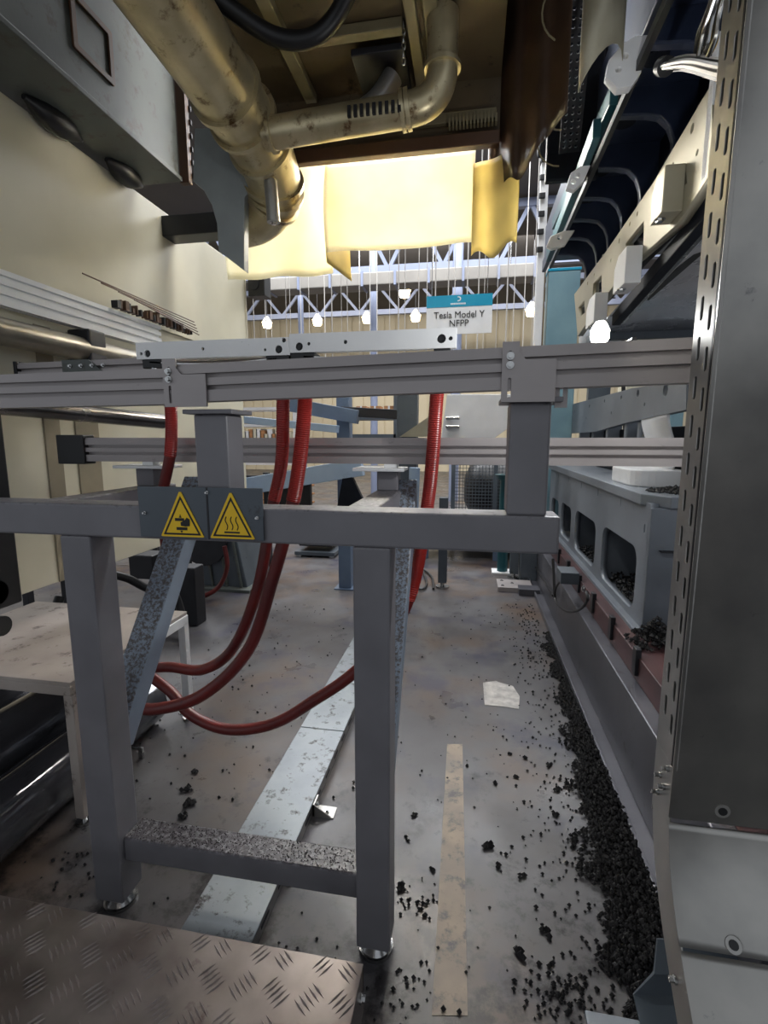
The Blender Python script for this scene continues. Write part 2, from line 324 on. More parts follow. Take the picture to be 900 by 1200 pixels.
# ------------------------------------------------------------------ steel stand with rails (front of the picture)
fr = thing('steel_stand', 'grey welded steel stand carrying aluminium rails and a plate with two yellow warning triangles', 'stand', (-0.5, 1.5, 0))
B('crossbeam', -2.3, 0.215, 1.22, 1.32, 1.268, 1.362, FRAME, fr, .006)
for x in (-1.18, -0.30):
    lg = B('leg', x, x + .1, 1.22, 1.32, .045, 1.268, FRAME, fr, .006)
    c = Vector((x + .05, 1.27, 0))
    MB().cyl(c + Vector((0, 0, .0)), c + Vector((0, 0, .012)), .052, 24).cyl(c + Vector((0, 0, .012)), c + Vector((0, 0, .03)), .045, 24, .03).cyl(c + Vector((0, 0, .03)), c + Vector((0, 0, .06)), .02, 12).build('foot', STEEL, lg, True)
B('stretcher', -1.08, -.30, 1.245, 1.335, .185, .268, FRAME2, fr, .006)
for x in (-.735, .088):
    zt = 1.612 if x < 0 else 1.632
    up_ = B('upright', x, x + .095, 1.225, 1.32, 1.362, zt, FRAME, fr, .006)
    B('cap_plate', x - .022, x + .118, 1.21, 1.335, zt, zt + .012, FRAME, up_, .002)
# rails of the front row
rail('rail', (-2.3, 1.205, 1.625), (-.775, 1.205, 1.638), .092, .045, ALU, fr)
rr = rail('rail', (-.775, 1.205, 1.642), (.75, 1.205, 1.676), .096, .045, ALU, fr)
# angle brackets on the rails
def bracket(x, z0, slotx, right):
    h = .082 if not right else .095
    bk = holed('bracket', [(0, 0), (.012 + .10, 0), (.112, h), (.045, h), (.03, h + .016), (.03, h + .04), (-.008, h + .04), (-.008, 0)],
               [slot(.01, .032, .008, .045), slot(.01, h + .005, .008, .03)], .006, (x, 1.200, z0), (1, 0, 0), (0, 0, 1), ALU, fr)
    for z in (h + .008, h - .012): bolt((x + .01, 1.197, z0 + z), (0, -1, 0), .006, bk)
    return bk
bracket(-.79, 1.63, 0, False)
bracket(.072, 1.632, 0, True)
holed('slotted_strip', [(0, 0), (.028, 0), (.028, .075), (0, .075)], [slot(.014, .03, .008, .03)], .006, (.19, 1.235, 1.62), (1, 0, 0), (0, 0, 1), ALU, fr)
# rear half: depth beams, posts, lower rail, braces
for x, top in ((-1.37, True), (-.355, True)):
    B('depth_beam', x, x + .095, 1.32, 1.96, 1.268, 1.352, FRAME2, fr, .006)
    po = B('rear_post', x + .005, x + .085, 1.82, 1.9, 1.352, 1.425, FRAME, fr, .004)
    B('top_plate', x - .085, x + .15 if x < -1 else x + .11, 1.80, 1.93, 1.425, 1.437, ALUW, po, .002)
    B('clamp_block', x + .03, x + .08, 1.83, 1.88, 1.437, 1.452, ALUW, po, .002)
lr = rail('rail', (-1.6, 1.83, 1.452), (1.05, 1.83, 1.452), .098, .045, ALU, fr, grooves=(.34, .64))
B('end_cap', -1.73, -1.6, 1.82, 1.885, 1.44, 1.562, DARK, lr, .004)
for x in (-1.13, -.25):
    MB().bar((x, 1.30, .56), (x, 1.90, 1.37), .095, .075).build('brace', BRACE, fr, bevel=.005)
# warning plate with two triangles
wp = B('sign_plate', -.905, -.54, 1.208, 1.214, 1.277, 1.418, GREYD, fr, .001)
MB().box(-.70, -.695, 1.2068, 1.208, 1.277, 1.418).build('plate_joint', BLACKM, wp)
for x, z in ((-.885, 1.345), (-.695, 1.405), (-.555, 1.34)): bolt((x, 1.208, z), (0, -1, 0), .003, wp)
def tri(cx, z0, wd, h, y, m, name, par, th=.0015, r=.0):
    return MB().prism([(-wd / 2, 0), (-wd / 2 + .003, -.002), (wd / 2 - .003, -.002), (wd / 2, 0), (.003, h), (-.003, h)], (cx, y, z0), (1, 0, 0), (0, 0, 1), (0, -th, 0)).build(name, m, par)
for k, cx in enumerate((-.775, -.628)):
    t = tri(cx, 1.283, .128, .122, 1.2065, YEL, 'warning_triangle', wp)
    # black border as a ring
    o_ = [(-.056, .0035), (.056, .0035), (0, .111)]; i_ = [(-.048, .0085), (.048, .0085), (0, .101)]
    holed('triangle_border', o_, [i_], .0008, (cx, 1.2046, 1.283), (1, 0, 0), (0, 0, 1), INK, t)
    y = 1.2046
    if k == 1:
        m = MB().box(cx - .022, cx + .022, y - .0006, y + .0004, 1.296, 1.3005)
        for j in (-1, 0, 1):
            pts = [Vector((cx + j * .015 + .0032 * math.sin(q / 8 * 2 * math.pi), y, 1.305 + .036 * q / 8)) for q in range(9)]
            m.tube(pts, .0014, 6)
        m.build('hot_surface_symbol', INK, t)
    else:
        m = MB().box(cx - .016, cx + .016, y - .0006, y + .0004, 1.300, 1.308).box(cx - .019, cx + .008, y - .0006, y + .0004, 1.325, 1.333)
        m.prism([(-.002, .312 - .3), (.012, .31 - .3), (.024, .312 - .3), (.025, .03), (.016, .035), (.01, .028), (-.003, .021)], (cx, y, 1.3), (1, 0, 0), (0, 0, 1), (0, -.0008, 0))
        m.prism([(-.004, .0), (.004, 0), (0, .006)], (cx - .003, y, 1.3345), (1, 0, 0), (0, 0, 1), (0, -.0008, 0)).box(cx - .004, cx - .002, y - .0006, y, 1.338, 1.343)
        m.prism([(-.004, 0), (.004, 0), (0, -.006)], (cx - .001, y, 1.2985), (1, 0, 0), (0, 0, 1), (0, -.0008, 0))
        m.build('crushing_hand_symbol', INK, t)
# ------------------------------------------------------------------ white clamping bars above the rails
YB = 1.70
for k, (x0, x1, z0, z1, lab) in enumerate(((-1.225, -.632, 1.835, 1.895, 'white heated clamping bar on the side of the cream cover, with dark screw holes'),
                                          (-.632, -.057, 1.842, 1.905, 'white heated clamping bar whose end covers a corner of the hanging sign'))):
    L_ = x1 - x0
    hs = [(.02, .02, .006), (.045, .02, .013), (L_ - .02, .05, .008), (L_ - .04, .02, .014), (L_ * .45, .03, .006), (L_ - .09, .02, .005)] if k == 0 else [(.035, .02, .014), (.07, .028, .006), (.2, .03, .007), (L_ - .05, .03, .015), (L_ - .02, .03, .007)]
    rt = thing('clamping_bar', lab, 'bar', (x0, YB, z0))
    holed('bar_face', [(0, 0), (L_ - .001, 0), (L_ - .001, z1 - z0), (0, z1 - z0)], [circ(a, c_, r) for a, c_, r in hs], .03, (x0, YB, z0), (1, 0, 0), (0, 0, 1), ALUW, rt, .002)
    for a, c_, r in hs:
        MB().cyl((x0 + a, YB - .006, z0 + c_), (x0 + a, YB + .008, z0 + c_), r * .96, 14).cyl((x0 + a, YB - .0105, z0 + c_), (x0 + a, YB - .006, z0 + c_), r * .5, 6).build('screw', DARK, rt)
    rows = []
    for q in range(13):
        t = q / 12; z = z0 - .010 - .012 * math.sin(math.pi * t) if k == 0 else z0 - .014 - .010 * math.sin(math.pi * t)
        rows.append([(x0 + .05 + t * (L_ - .1), YB - .012, z), (x0 + .05 + t * (L_ - .1), YB + .03, z)])
    MB().sheet(rows).build('spring_strip', ALUW, rt, True, solid=.006)
    for a in ((.02, .1), (L_ - .09, L_ - .004)) if k == 0 else ((.003, .09), (L_ - .075, L_ - .02)):
        bl = B('clamp_foot', x0 + a[0], x0 + a[1], YB - .012, YB + .05, z0 - .032, z0, DARK, rt, .003)
        MB().cyl((x0 + (a[0] + a[1]) / 2, YB, z0 - .06), (x0 + (a[0] + a[1]) / 2, YB, z0 - .03), .012, 12).build('nipple', STEEL, bl)
# support profile behind
sp = thing('support_profile', 'short grooved aluminium profile with a grey gusset behind the white clamping bar', 'rail', (-1.5, 1.9, 1.8))
rail('profile', (-1.86, 1.80, 1.77), (-.6, 1.80, 1.785), .085, .05, ALU, sp, grooves=(.33, .66))
MB().prism([(-1.64, 1.765), (-1.40, 1.765), (-1.52, 1.86), (-1.64, 1.86)], (0, 1.792, 0), (1, 0, 0), (0, 0, 1), (0, .006, 0)).build('gusset', GREYP, sp)
B('end_cap', -1.875, -1.86, 1.795, 1.855, 1.765, 1.862, DARK, sp, .002)
for i in range(4): bolt((-1.6 + .05 * i, 1.792, 1.835), (0, -1, 0), .005, sp)
# ------------------------------------------------------------------ red hoses
def hose(pts, r, lab, group='red heating hoses'):
    path = spline(pts, 10); t = thing('red_hose', lab, 'hose', path[0], group)
    k = max(2, int(len(path) * .35))
    # upper ribbed sleeve, real ridges
    fine = spline(path[:k + 1], 6); rad = [r * (1.0 if i % 2 else 1.07) for i in range(len(fine))]
    MB().tube(fine, rad, 14).build('ribbed_sleeve', RED, t, True)
    MB().tube(path[k:], r * .97, 14).build('hose_body', REDD, t, True)
    return t
hose([(-.655, 1.70, 1.79), (-.67, 1.71, 1.69), (-.70, 1.75, 1.46), (-.75, 1.76, 1.27), (-.82, 1.76, .96), (-.94, 1.77, .70), (-1.10, 1.80, .575), (-1.30, 1.86, .54), (-1.45, 1.9, .50)], .023, 'red hose under the white bar joint, ending behind the table')
hose([(-.585, 1.70, 1.79), (-.585, 1.70, 1.68), (-.61, 1.70, 1.47), (-.65, 1.70, 1.28), (-.73, 1.70, 1.02), (-.84, 1.70, .73), (-1.03, 1.68, .535), (-1.24, 1.68, .45), (-1.42, 1.72, .42)], .025, 'thick red hose under the white bar joint, sweeping low past the brace')
hose([(-.11, 1.72, 1.80), (-.125, 1.76, 1.69), (-.14, 1.8, 1.47), (-.16, 1.82, 1.28), (-.21, 1.82, .98), (-.30, 1.80, .78), (-.45, 1.8, .61), (-.60, 1.8, .49), (-.79, 1.8, .36), (-1.0, 1.8, .31), (-1.18, 1.82, .345), (-1.30, 1.86, .42), (-1.42, 1.9, .46)], .024, 'red hose under the white bar end, looping low behind the leg')
hose([(-1.135, 1.70, 1.79), (-1.135, 1.74, 1.69), (-1.16, 1.76, 1.5), (-1.225, 1.78, 1.3), (-1.235, 1.8, 1.1), (-1.26, 1.86, .9), (-1.36, 1.9, .7)], .022, 'red hose hanging straight down behind the upright beside the crushing warning')
# ------------------------------------------------------------------ checker plate step
stp = thing('step_platform', 'checker plate step with raised tread bars at the foot of the stand', 'step', (-1.2, .5, 0))
B('plate_top', -2.4, -.225, .2, .985, .285, .293, PLATE, stp, .001)
B('edge_skirt', -.232, -.225, .2, .985, .16, .285, PLATE, stp, .001)
B('rear_skirt', -2.4, -.225, .978, .985, .2, .285, PLATE, stp, .001)
for x in (-2.3, -.30):
    for y in (.25, .9): B('leg', x, x + .05, y, y + .05, 0, .285, ZINC, stp, .003)
bolt((-.225, .95, .24), (1, 0, 0), .008, stp)
tm = MB(); pit = .080
for i in range(-1, 28):
    for j in range(-1, 11):
        cx = -.25 - i * pit; cy = .97 - j * pit; ang = math.radians(45 if (i + j) % 2 else -45) + math.radians(8)
        for k in range(5):
            o_ = (k - 2) * .0125; dx, dy = math.cos(ang), math.sin(ang); px, py = cx - dy * o_, cy + dx * o_; ln = .024
            if abs(px) > 2.38 or px > -.24 or py > .972 or py < .22: continue
            z = .2928; hw = .0034; ht = .0034
            tm.add([(px - dx * ln, py - dy * ln, z), (px - dy * hw, py + dx * hw, z), (px + dx * ln, py + dy * ln, z), (px + dy * hw, py - dx * hw, z), (px - dx * ln * .35, py - dy * ln * .35, z + ht), (px + dx * ln * .35, py + dy * ln * .35, z + ht)],
                   [(0, 3, 4), (3, 2, 5), (3, 5, 4), (2, 1, 5), (1, 0, 4), (1, 4, 5)])
tb = tm.build('tread_bars', PLATE, stp); tb['kind'] = 'stuff'
# ------------------------------------------------------------------ floor channel (cable duct) and its bracket
fc = thing('floor_cable_channel', 'long flat galvanised cable channel lying on the floor under the stretcher', 'cable channel', (-.72, 2.5, 0))
y0 = 1.02
for i, y1 in enumerate((2.25, 3.5, 4.7)):
    B('channel_body', -.835, -.612, y0, y1 - .004, 0, .055, ZINC, fc, .002); B('channel_lid', -.84, -.607, y0, y1 - .004, .052, .062, ZINCD, fc, .003); y0 = y1
for i in range(24): MB().box(-.6115, -.610, 1.1 + i * .14, 1.16 + i * .14, .022, .032).build('side_slot', BLACKM, fc)
fb = thing('floor_bracket', 'small galvanised angle bracket bolted to the floor beside the cable channel', 'bracket', (-.57, 1.77, 0))
MB().box(-.606, -.52, 1.74, 1.80, .0, .006).box(-.606, -.60, 1.74, 1.80, 0, .055).prism([(-.606, .006), (-.53, .006), (-.606, .055)], (0, 1.74, 0), (1, 0, 0), (0, 0, 1), (0, .005, 0)).build('angle', ZINC, fb)
bolt((-.555, 1.77, .006), (0, 0, 1), .007, fb); bolt((-.60, 1.77, .035), (1, 0, 0), .006, fb)
# ------------------------------------------------------------------ upright cable tray, right
XT, YT = .382, .90
tr = thing('cable_tray', 'tall galvanised cable tray with a slotted side and lids curving outwards at the bottom', 'cable tray', (.6, .95, 0))
def curve_pt(s):                     # front line of the tray in the y-z plane, s metres down from the lid seam
    pts = [(.90, .95), (.898, .86), (.882, .79), (.852, .73), (.81, .675), (.735, .60), (.64, .515), (.5, .39), (.40, .30)]
    return pts
CP = [Vector((0, a, c)) for a, c in curve_pt(0)]; CPS = spline(CP, 6)
def offset(path, d):
    out = []
    for i, p in enumerate(path):
        t = (path[min(i + 1, len(path) - 1)] - path[max(i - 1, 0)]).normalized(); n = Vector((0, -t.z, t.y)); out.append(p + n * d)
    return out
hs = []
z = 1.02; i = 0
while z < 3.0:
    hs.append(slot(.028, z - .95, .012, .040)); hs.append(slot(.060, z - .95 + .022, .012, .040)); z += .066
side = holed('slotted_side', [(0, 0), (.085, 0), (.085, 2.15), (0, 2.15)], hs, .003, (XT, YT, .95), (0, 1, 0), (0, 0, 1), ZINC, tr)
B('corner_lip', XT - .004, XT + .004, YT - .010, YT + .002, .95, 3.1, ZINC, tr, .003)
B('corner_groove', XT - .003, XT - .0015, YT + .004, YT + .009, .95, 3.1, BLACKM, tr, 0)
inner = offset(CPS, .085)
m = MB(); m.sheet([[Vector((XT, p.y, p.z)), Vector((XT, q.y, q.z))] for p, q in zip(CPS, inner)])
m.build('curved_side', ZINC, tr, False, solid=.003)
def lid(path, name):
    return MB().sheet([[Vector((XT - .006, p.y, p.z)), Vector((XT + .25, p.y, p.z)), Vector((1.1, p.y, p.z))] for p in path]).build(name, ZINC, tr, True, solid=.004)
up_lid = lid([Vector((0, YT - .008, 3.1)), Vector((0, YT - .008, .857))], 'lid')
fo = offset(CPS, -.008)
i0 = min(range(len(fo)), key=lambda i: abs(fo[i].z - .845)); i1 = min(range(len(fo)), key=lambda i: abs(fo[i].z - .672))
l2 = lid(fo[i0:i1], 'curved_lid'); l3 = lid([fo[i1 - 1].lerp(fo[i1], .35)] + fo[i1:], 'lower_lid')
B('back_wall', XT, 1.1, YT + .082, YT + .085, .8, 3.1, ZINC, tr, 0)
def hole_mark(x, p, n, par, el=1.0):
    p = Vector((x, p[0], p[1])); n = Vector(n)
    MB().cyl(p, p + n * .0035, .013, 16).build('slot_rim', ZINC, par); MB().cyl(p, p + n * .005, .0075, 14).build('slot_hole', DARK, par)
hole_mark(.462, (YT - .010, .885), (0, -1, 0), up_lid); hole_mark(.458, (fo[i0].y - .002, .815), (0, -1, 0), l2)
q = fo[i1 - 2]; hole_mark(.462, (q.y - .001, q.z + .002), (0, -.75, .66), l2)
q = fo[min(len(fo) - 1, i1 + 7)]; hole_mark(.40, (q.y, q.z + .002), (0, -.66, .75), l3)
for dy, z in ((.02, .935), (.05, .90), (.03, .89), (.055, .86)): bolt((XT - .002, YT + dy, z), (-1, 0, 0), .004, tr)
for s_ in (.56, .66):
    q = inner[int(len(inner) * s_)]; p = CPS[int(len(CPS) * s_)]; e = p.lerp(q, .6); bolt((XT - .002, e.y, e.z), (-1, 0, 0), .005, tr)
# ------------------------------------------------------------------ left machine: cream cover, white rail
XC = -2.1
cc = thing('cream_cover', 'huge flat cream cover sheet of the press standing beside the stand', 'machine cover', (XC, 3, .8))
B('upper_sheet', XC - .03, XC, .9, 4.5, 2.28, 3.07, CREAM, cc, .004)
B('lower_sheet', XC - .05, XC - .02, 1.93, 4.4, .80, 2.30, CREAM, cc, .004)
for y, wd in ((2.16, .10), (2.36, .17)): B('painted_shade_strip', XC - .022, XC - .012, y, y + wd, .80, 2.1, mat('shade_band_brown', (140, 130, 108), (112, 104, 86), 3, .5), cc, .004)  # strips put the shadow bands on the cover into brown colour
B('edge_strip', XC - .035, XC + .006, 4.48, 4.505, 2.0, 3.08, CREAM, cc, .002)
q = at(300, 333, Y=4.45); eb = B('end_block', q.x - .08, q.x + .08, 4.45, 4.6, q.z - .1, q.z + .1, DARK, cc, .006); MB().cyl((q.x - .02, 4.44, q.z), (q.x - .02, 4.45, q.z), .05, 16).build('socket', BLACKM, eb)
wr = thing('white_rail', 'white grooved aluminium rail running along the foot of the cream sheet', 'rail', (-2.0, 2, 2.1))
rail('rail_body', (-1.99, .9, 2.11), (-1.99, 3.0, 2.11), .15, .05, ALUW, wr, out=(1, 0, 0), grooves=(.27, .54, .8), top=False)
# thin rods and soiled clips on the rail
rk = thing('rod_bundle', 'bundle of thin soiled rods and clips lying above the white rail', 'rods', (-1.98, 2.8, 2.3))
for k in range(5):
    MB().cyl((-1.98 + .008 * k, 2.35 + .12 * k, 2.38 - .012 * k), (-1.96 + .008 * k, 3.35, 2.36 - .022 * k), .004, 6).build('rod', BROWN, rk)
for k in range(22):
    y = 2.55 + .036 * k + random.uniform(-.01, .01); MB().box(-1.99, -1.95, y, y + random.uniform(.006, .03), 2.265, 2.285 + random.uniform(0, .04)).build('clip', BROWN if k % 3 else BLACKM, rk)
# shaft under the rail
sh = thing('steel_shaft', 'dark polished shaft below the grooved rails in front of the cream cover', 'shaft', (-1.85, 2, 1.62))
MB().cyl((-2.0, 1.45, 1.70), (-1.72, 2.55, 1.64), .04, 18).build('shaft_body', mat('dark_chrome', (120, 116, 114), (80, 78, 78), 6, .25, .9), sh, True)
sh2 = thing('upper_roller', 'dark roller under the white rail beside its black bearing', 'roller', (-1.95, 1.9, 2.0))
MB().cyl((-2.0, 1.5, 2.0), (-1.98, 2.75, 2.0), .06, 18).build('roller_body', mat('dull_roller', (150, 144, 130), (110, 104, 94), 5, .35, .6), sh2, True)
B('bearing', -2.06, -1.93, 2.30, 2.42, 1.92, 2.1, BLACKM, sh2, .01)
# black machine side at the picture's edge, rollers and motor
bm_ = thing('black_machine_frame', 'black machine frame with dark rollers at the near end of the cream cover', 'machine frame', (-2.1, 1.7, 0))
B('side_plate', -2.8, -2.08, 1.55, 1.91, .78, 2.1, DARK, bm_, .01)
for z in (1.95, 1.80): MB().cyl((-2.12, 1.70, z), (-1.96, 1.72, z), .06, 18).build('roller', BLACKM, bm_, True)
MB().cyl((-2.5, 1.79, .86), (-2.08, 1.79, .86), .055, 18).build('motor', DARK, bm_, True)
MB().cyl((-2.5, 1.78, .71), (-2.06, 1.78, .71), .045, 18).build('gear_motor', DARK, bm_, True)
B('foot_plate', -2.8, -2.62, 1.5, 1.85, 0, .75, DARK, bm_, .01)
for k in range(3):
    p = at(30 + 45 * k, 705 - 12 * k, Y=3.4 + .3 * k)
    t = thing('dark_post', 'dark floor post under the cream cover, %s' % ('beside the black hose', 'between two others', 'closest to the valve block')[k], 'post', (p.x, p.y, 0), 'dark posts under the cover')
    B('post_tube', p.x - .03, p.x + .03, p.y, p.y + .06, 0, p.z + .2, BLACKM, t, .004); B('post_plate', p.x - .07, p.x + .07, p.y - .04, p.y + .1, 0, .012, BLACKM, t, .002)
cb = MB().tube(spline([at(70, 700, Y=2.6), at(60, 730, Y=2.5), at(52, 760, Y=2.4), at(45, 780, Y=2.3)], 8), .03, 10).build('black_hose', DARK, None, True)
tag(cb, 'thick black hose hanging down beside the low table', 'hose')
cb = MB().tube(spline([at(126, 672, Y=3.0), at(150, 678, Y=3.1), at(175, 690, Y=3.2), at(200, 690, Y=3.3), at(213, 720, Y=3.32), at(216, 752, Z=.03)], 8), .03, 10).build('black_hose', DARK, None, True)
tag(cb, 'thick black hose lying under the cream cover behind the low table', 'hose')
vb = thing('valve_block', 'dark valve block with fittings under the far end of the cream cover', 'valve block', (-1.9, 3.6, 0))
for px, py, wd, h in ((165, 665, .22, .2), (200, 660, .16, .25)):
    p = at(px, py, Y=3.5 + .1 * (px % 3)); B('block', p.x - wd / 2, p.x + wd / 2, p.y, p.y + .2, p.z - h / 2, p.z + h / 2, BLACKM, vb, .01)
B('valve_stand', -2.6, -2.2, 3.55, 3.7, 0, .5, BLACKM, vb, .01)
# ------------------------------------------------------------------ low table with a stained sheet top
tb = thing('low_table', 'low table with a stained pale sheet top and slim white legs', 'table', (-2.0, 1.9, 0))
B('table_top', -2.45, -1.50, 1.53, 2.33, .60, .618, BOARD, tb, .002)
B('front_rail', -2.45, -1.50, 1.53, 1.56, .56, .60, BOARD, tb, .003)
B('side_rail', -1.535, -1.495, 1.562, 2.33, .55, .5995, ALUW, tb, .003)
for x, y in ((-1.535, 1.53), (-1.535, 2.29), (-2.44, 2.29)):
    lg = B('leg', x, x + .04, y, y + .04, .03, .56, ALUW if y > 2 else BOARD, tb, .003)
    MB().cyl((x + .02, y + .02, 0), (x + .02, y + .02, .012), .032, 16).cyl((x + .02, y + .02, .012), (x + .02, y + .02, .04), .01, 10).build('foot', STEEL, lg, True)
for k, (x, z, r, lab) in enumerate(((-1.72, .13, .13, 'shiny wrapped film roll lying lowest on the floor under the table'), (-2.03, .17, .17, 'dark wrapped film roll lying behind the lowest one under the table'), (-2.39, .17, .17, 'wrapped film roll lying furthest under the low table'))):
    t = thing('film_roll', lab, 'roll', (x, 1.6, 0), 'film rolls under the table')
    path = [Vector((x, 1.0 + q * .095, z)) for q in range(14)]
    MB().tube(path, [r * (1 + random.uniform(-.012, .012)) for _ in path], 28).build('wrapped_film', FLEX, t, True)
    MB().cyl((x, .99, z), (x, 2.25, z), r * .35, 18).build('core', BLACKM, t, True)
cl = thing('cable_clip', 'small bright clip bracket lying near the foot of the brace', 'clip', at(165, 885, Z=0))
p = at(165, 890, Z=.0)
B('clip_plate', p.x - .012, p.x + .012, p.y, p.y + .012, 0, .06, STEEL, cl, .001); B('clip_arm', p.x - .05, p.x - .01, p.y, p.y + .006, .05, .058, STEEL, cl, .001)
# ------------------------------------------------------------------ press head above: box beam, bracket, pipes, hood
bb = thing('press_box_beam', 'big grey box girder of the press head above the cream cover', 'girder', (-2, 2, 3.1))
B('girder_body', -2.45, -1.8, .6, 3.0, 3.12, 4.0, GREYP, bb, .008)
B('bottom_flange', -2.45, -1.785, .6, 3.01, 3.10, 3.125, GREYP, bb, .003)
p = at(110, 80, X=-1.8)
holed('access_frame', rrect(-.13, .13, -.12, .12, .01), [rrect(-.105, .105, -.095, .095, .008)], .012, (-1.793, p.y, p.z + .12), (0, 1, 0), (0, 0, 1), BROWN, bb)
B('end_cover', -1.81, -1.75, 3.02, 3.06, 3.10, 3.75, BROWN, bb, .002)
for i in range(7): B('end_rib', -1.80, -1.74, 3.06, 3.075, 3.14 + .075 * i, 3.17 + .075 * i, BLACKM, bb, .002)
for k, (y_, ln) in enumerate(((1.72, .3), (2.16, .34), (2.68, .3))):
    path = [Vector((-2.045, y_ + ln * q / 8, 3.082)) for q in range(9)]
    t = MB().tube(path, [.012, .03, .05, .06, .062, .06, .05, .03, .012], 16).build('rubber_buffer', DARK, None, True)
    tag(t, 'black rounded rubber buffer under the girder, %s' % ['furthest from the exhaust pipe bend', 'between two others', 'closest to the rear end of the girder'][k], 'buffer', 'rubber buffers under the girder')
br = thing('curved_bracket', 'grey steel bracket plate with a rounded gusset behind the end of the girder', 'bracket', (-1.7, 3.1, 2.4))
poly = [at(px, py, Y=2.72) for px, py in ((286, 317), (286, 232), (302, 210), (302, 150), (228, 150), (226, 212), (238, 222), (248, 240), (254, 262), (256, 294))]
MB().prism([(q.x, q.z) for q in poly], (0, 2.72, 0), (1, 0, 0), (0, 0, 1), (0, .06, 0)).build('gusset_plate', mat('bracket_grey', (150, 156, 156), (130, 136, 136), 4, .45), br, bevel=.004)
B('rear_beam', -2.3, -1.45, 3.25, 3.4, 2.9, 3.03, BLACKM, br, .006)
pp = thing('exhaust_pipe', 'thick soiled galvanised exhaust pipe with flange rings and a bend', 'pipe', (-1.1, 2.2, 3.05))
path = spline([(-1.13, 1.2, 3.13), (-1.12, 1.8, 3.10), (-1.10, 2.4, 3.04), (-1.10, 2.68, 3.0), (-1.13, 2.84, 2.93), (-1.22, 2.93, 2.88), (-1.32, 2.97, 2.85), (-1.42, 2.98, 2.84)], 10)
MB().tube(path, .148, 32).build('pipe_body', PIPE, pp, True)
for i in (6, 17, 20, 26, 37, 40, 44):
    d = (path[i + 1] - path[i]).normalized(); MB().cyl(path[i] - d * .013, path[i] + d * .013, .167, 32).build('flange_ring', PIPE, pp, True)
p = at(317, 212, Y=2.62); MB().cyl(p, p + Vector((0.01, 0, -.2)), .034, 16).build('drain_stub', ZINC, pp, True)
bolt(p + Vector((.01, 0, -.2)), (0, 0, -1), .012, pp)
hp = thing('branch_pipe', 'slimmer soiled pipe joining the exhaust pipe and bending up into the hood', 'pipe', (-.6, 2.4, 3.0))
path = spline([(-1.0, 2.42, 2.965), (-.9, 2.42, 2.97), (-.6, 2.42, 2.985), (-.32, 2.42, 3.0), (-.22, 2.42, 3.03), (-.175, 2.42, 3.10), (-.17, 2.42, 3.2), (-.17, 2.42, 3.36)], 9)
MB().tube(path, .068, 28).build('pipe_body', PIPE, hp, True)
for i in (5, 26, 27, 50): d = (path[i + 1] - path[i]).normalized(); MB().cyl(path[i] - d * .009, path[i] + d * .009, .081, 28).build('flange_ring', PIPE, hp, True)
MB().tube(spline([(-.62, 2.55, 3.06), (-.5, 2.6, 3.16), (-.42, 2.62, 3.27)], 6), .05, 20).build('inlet_stub', ZINC, hp, True)
for i in range(9): MB().box(-.58 + .028 * i, -.565 + .028 * i, 2.342, 2.356, 2.955, 3.0).build('chain_link', DARK, hp)
# hood over the press
ho = thing('press_hood', 'soiled brown hood with pale stiffening bars over the press', 'hood', (-.6, 2.2, 3.35))
B('hood_roof', -1.42, .1, .8, 2.9, 3.38, 3.42, HOOD, ho, 0)
B('added_shade_block', -1.42, .1, .8, 2.9, 3.42, 5.2, HOOD, ho, 0)  # added out of view above the hood to keep skylight off the girder
B('hood_back', -1.42, .1, 2.88, 2.92, 3.10, 3.40, HOOD, ho, 0)
B('lower_edge', -1.25, .1, 2.83, 2.88, 3.045, 3.11, BROWN, ho, .004)
B('cornice', -1.1, .08, 2.84, 2.87, 3.17, 3.22, HOODB, ho, .004)
for x, wd in ((-.93, .06), (-.33, .05), (-.25, .06)): B('stiffening_bar', x, x + wd, 1.5, 2.84, 3.335, 3.38, HOODB, ho, .004)
B('cross_bar', -.9, -.35, 2.42, 2.47, 3.33, 3.375, HOODB, ho, .004)
for i in range(14): B('spring_coil', -.16 + .018 * i, -.15 + .018 * i, 2.80, 2.84, 3.13, 3.17, HOODB, ho, 0)
B('dark_panel', -.6, -.35, 2.5, 2.85, 3.30, 3.33, BLACKM, ho, .004)
hk = MB().tube(spline([(-1.15, 2.0, 3.33), (-1.0, 2.12, 3.26), (-.85, 2.2, 3.20), (-.7, 2.22, 3.19), (-.58, 2.2, 3.25), (-.45, 2.1, 3.35)], 8), .035, 14).build('black_cable', DARK, None, True)
tag(hk, 'thick black cable sagging under the hood roof', 'cable')
ch = thing('lifting_chain', 'short steel chain hanging beside the pale bars of the hood', 'chain', (-.3, 2.45, 3.3))
for i in range(6):
    c_ = Vector((-.345, 2.45, 3.37 - .03 * i)); a = Vector((1, 0, 0)) if i % 2 else Vector((0, 1, 0))
    MB().tube([c_ + (a * math.cos(t) * .008 + Vector((0, 0, 1)) * math.sin(t) * .02) for t in [2 * math.pi * q / 10 for q in range(11)]], .003, 6).build('link', STEEL, ch, True)
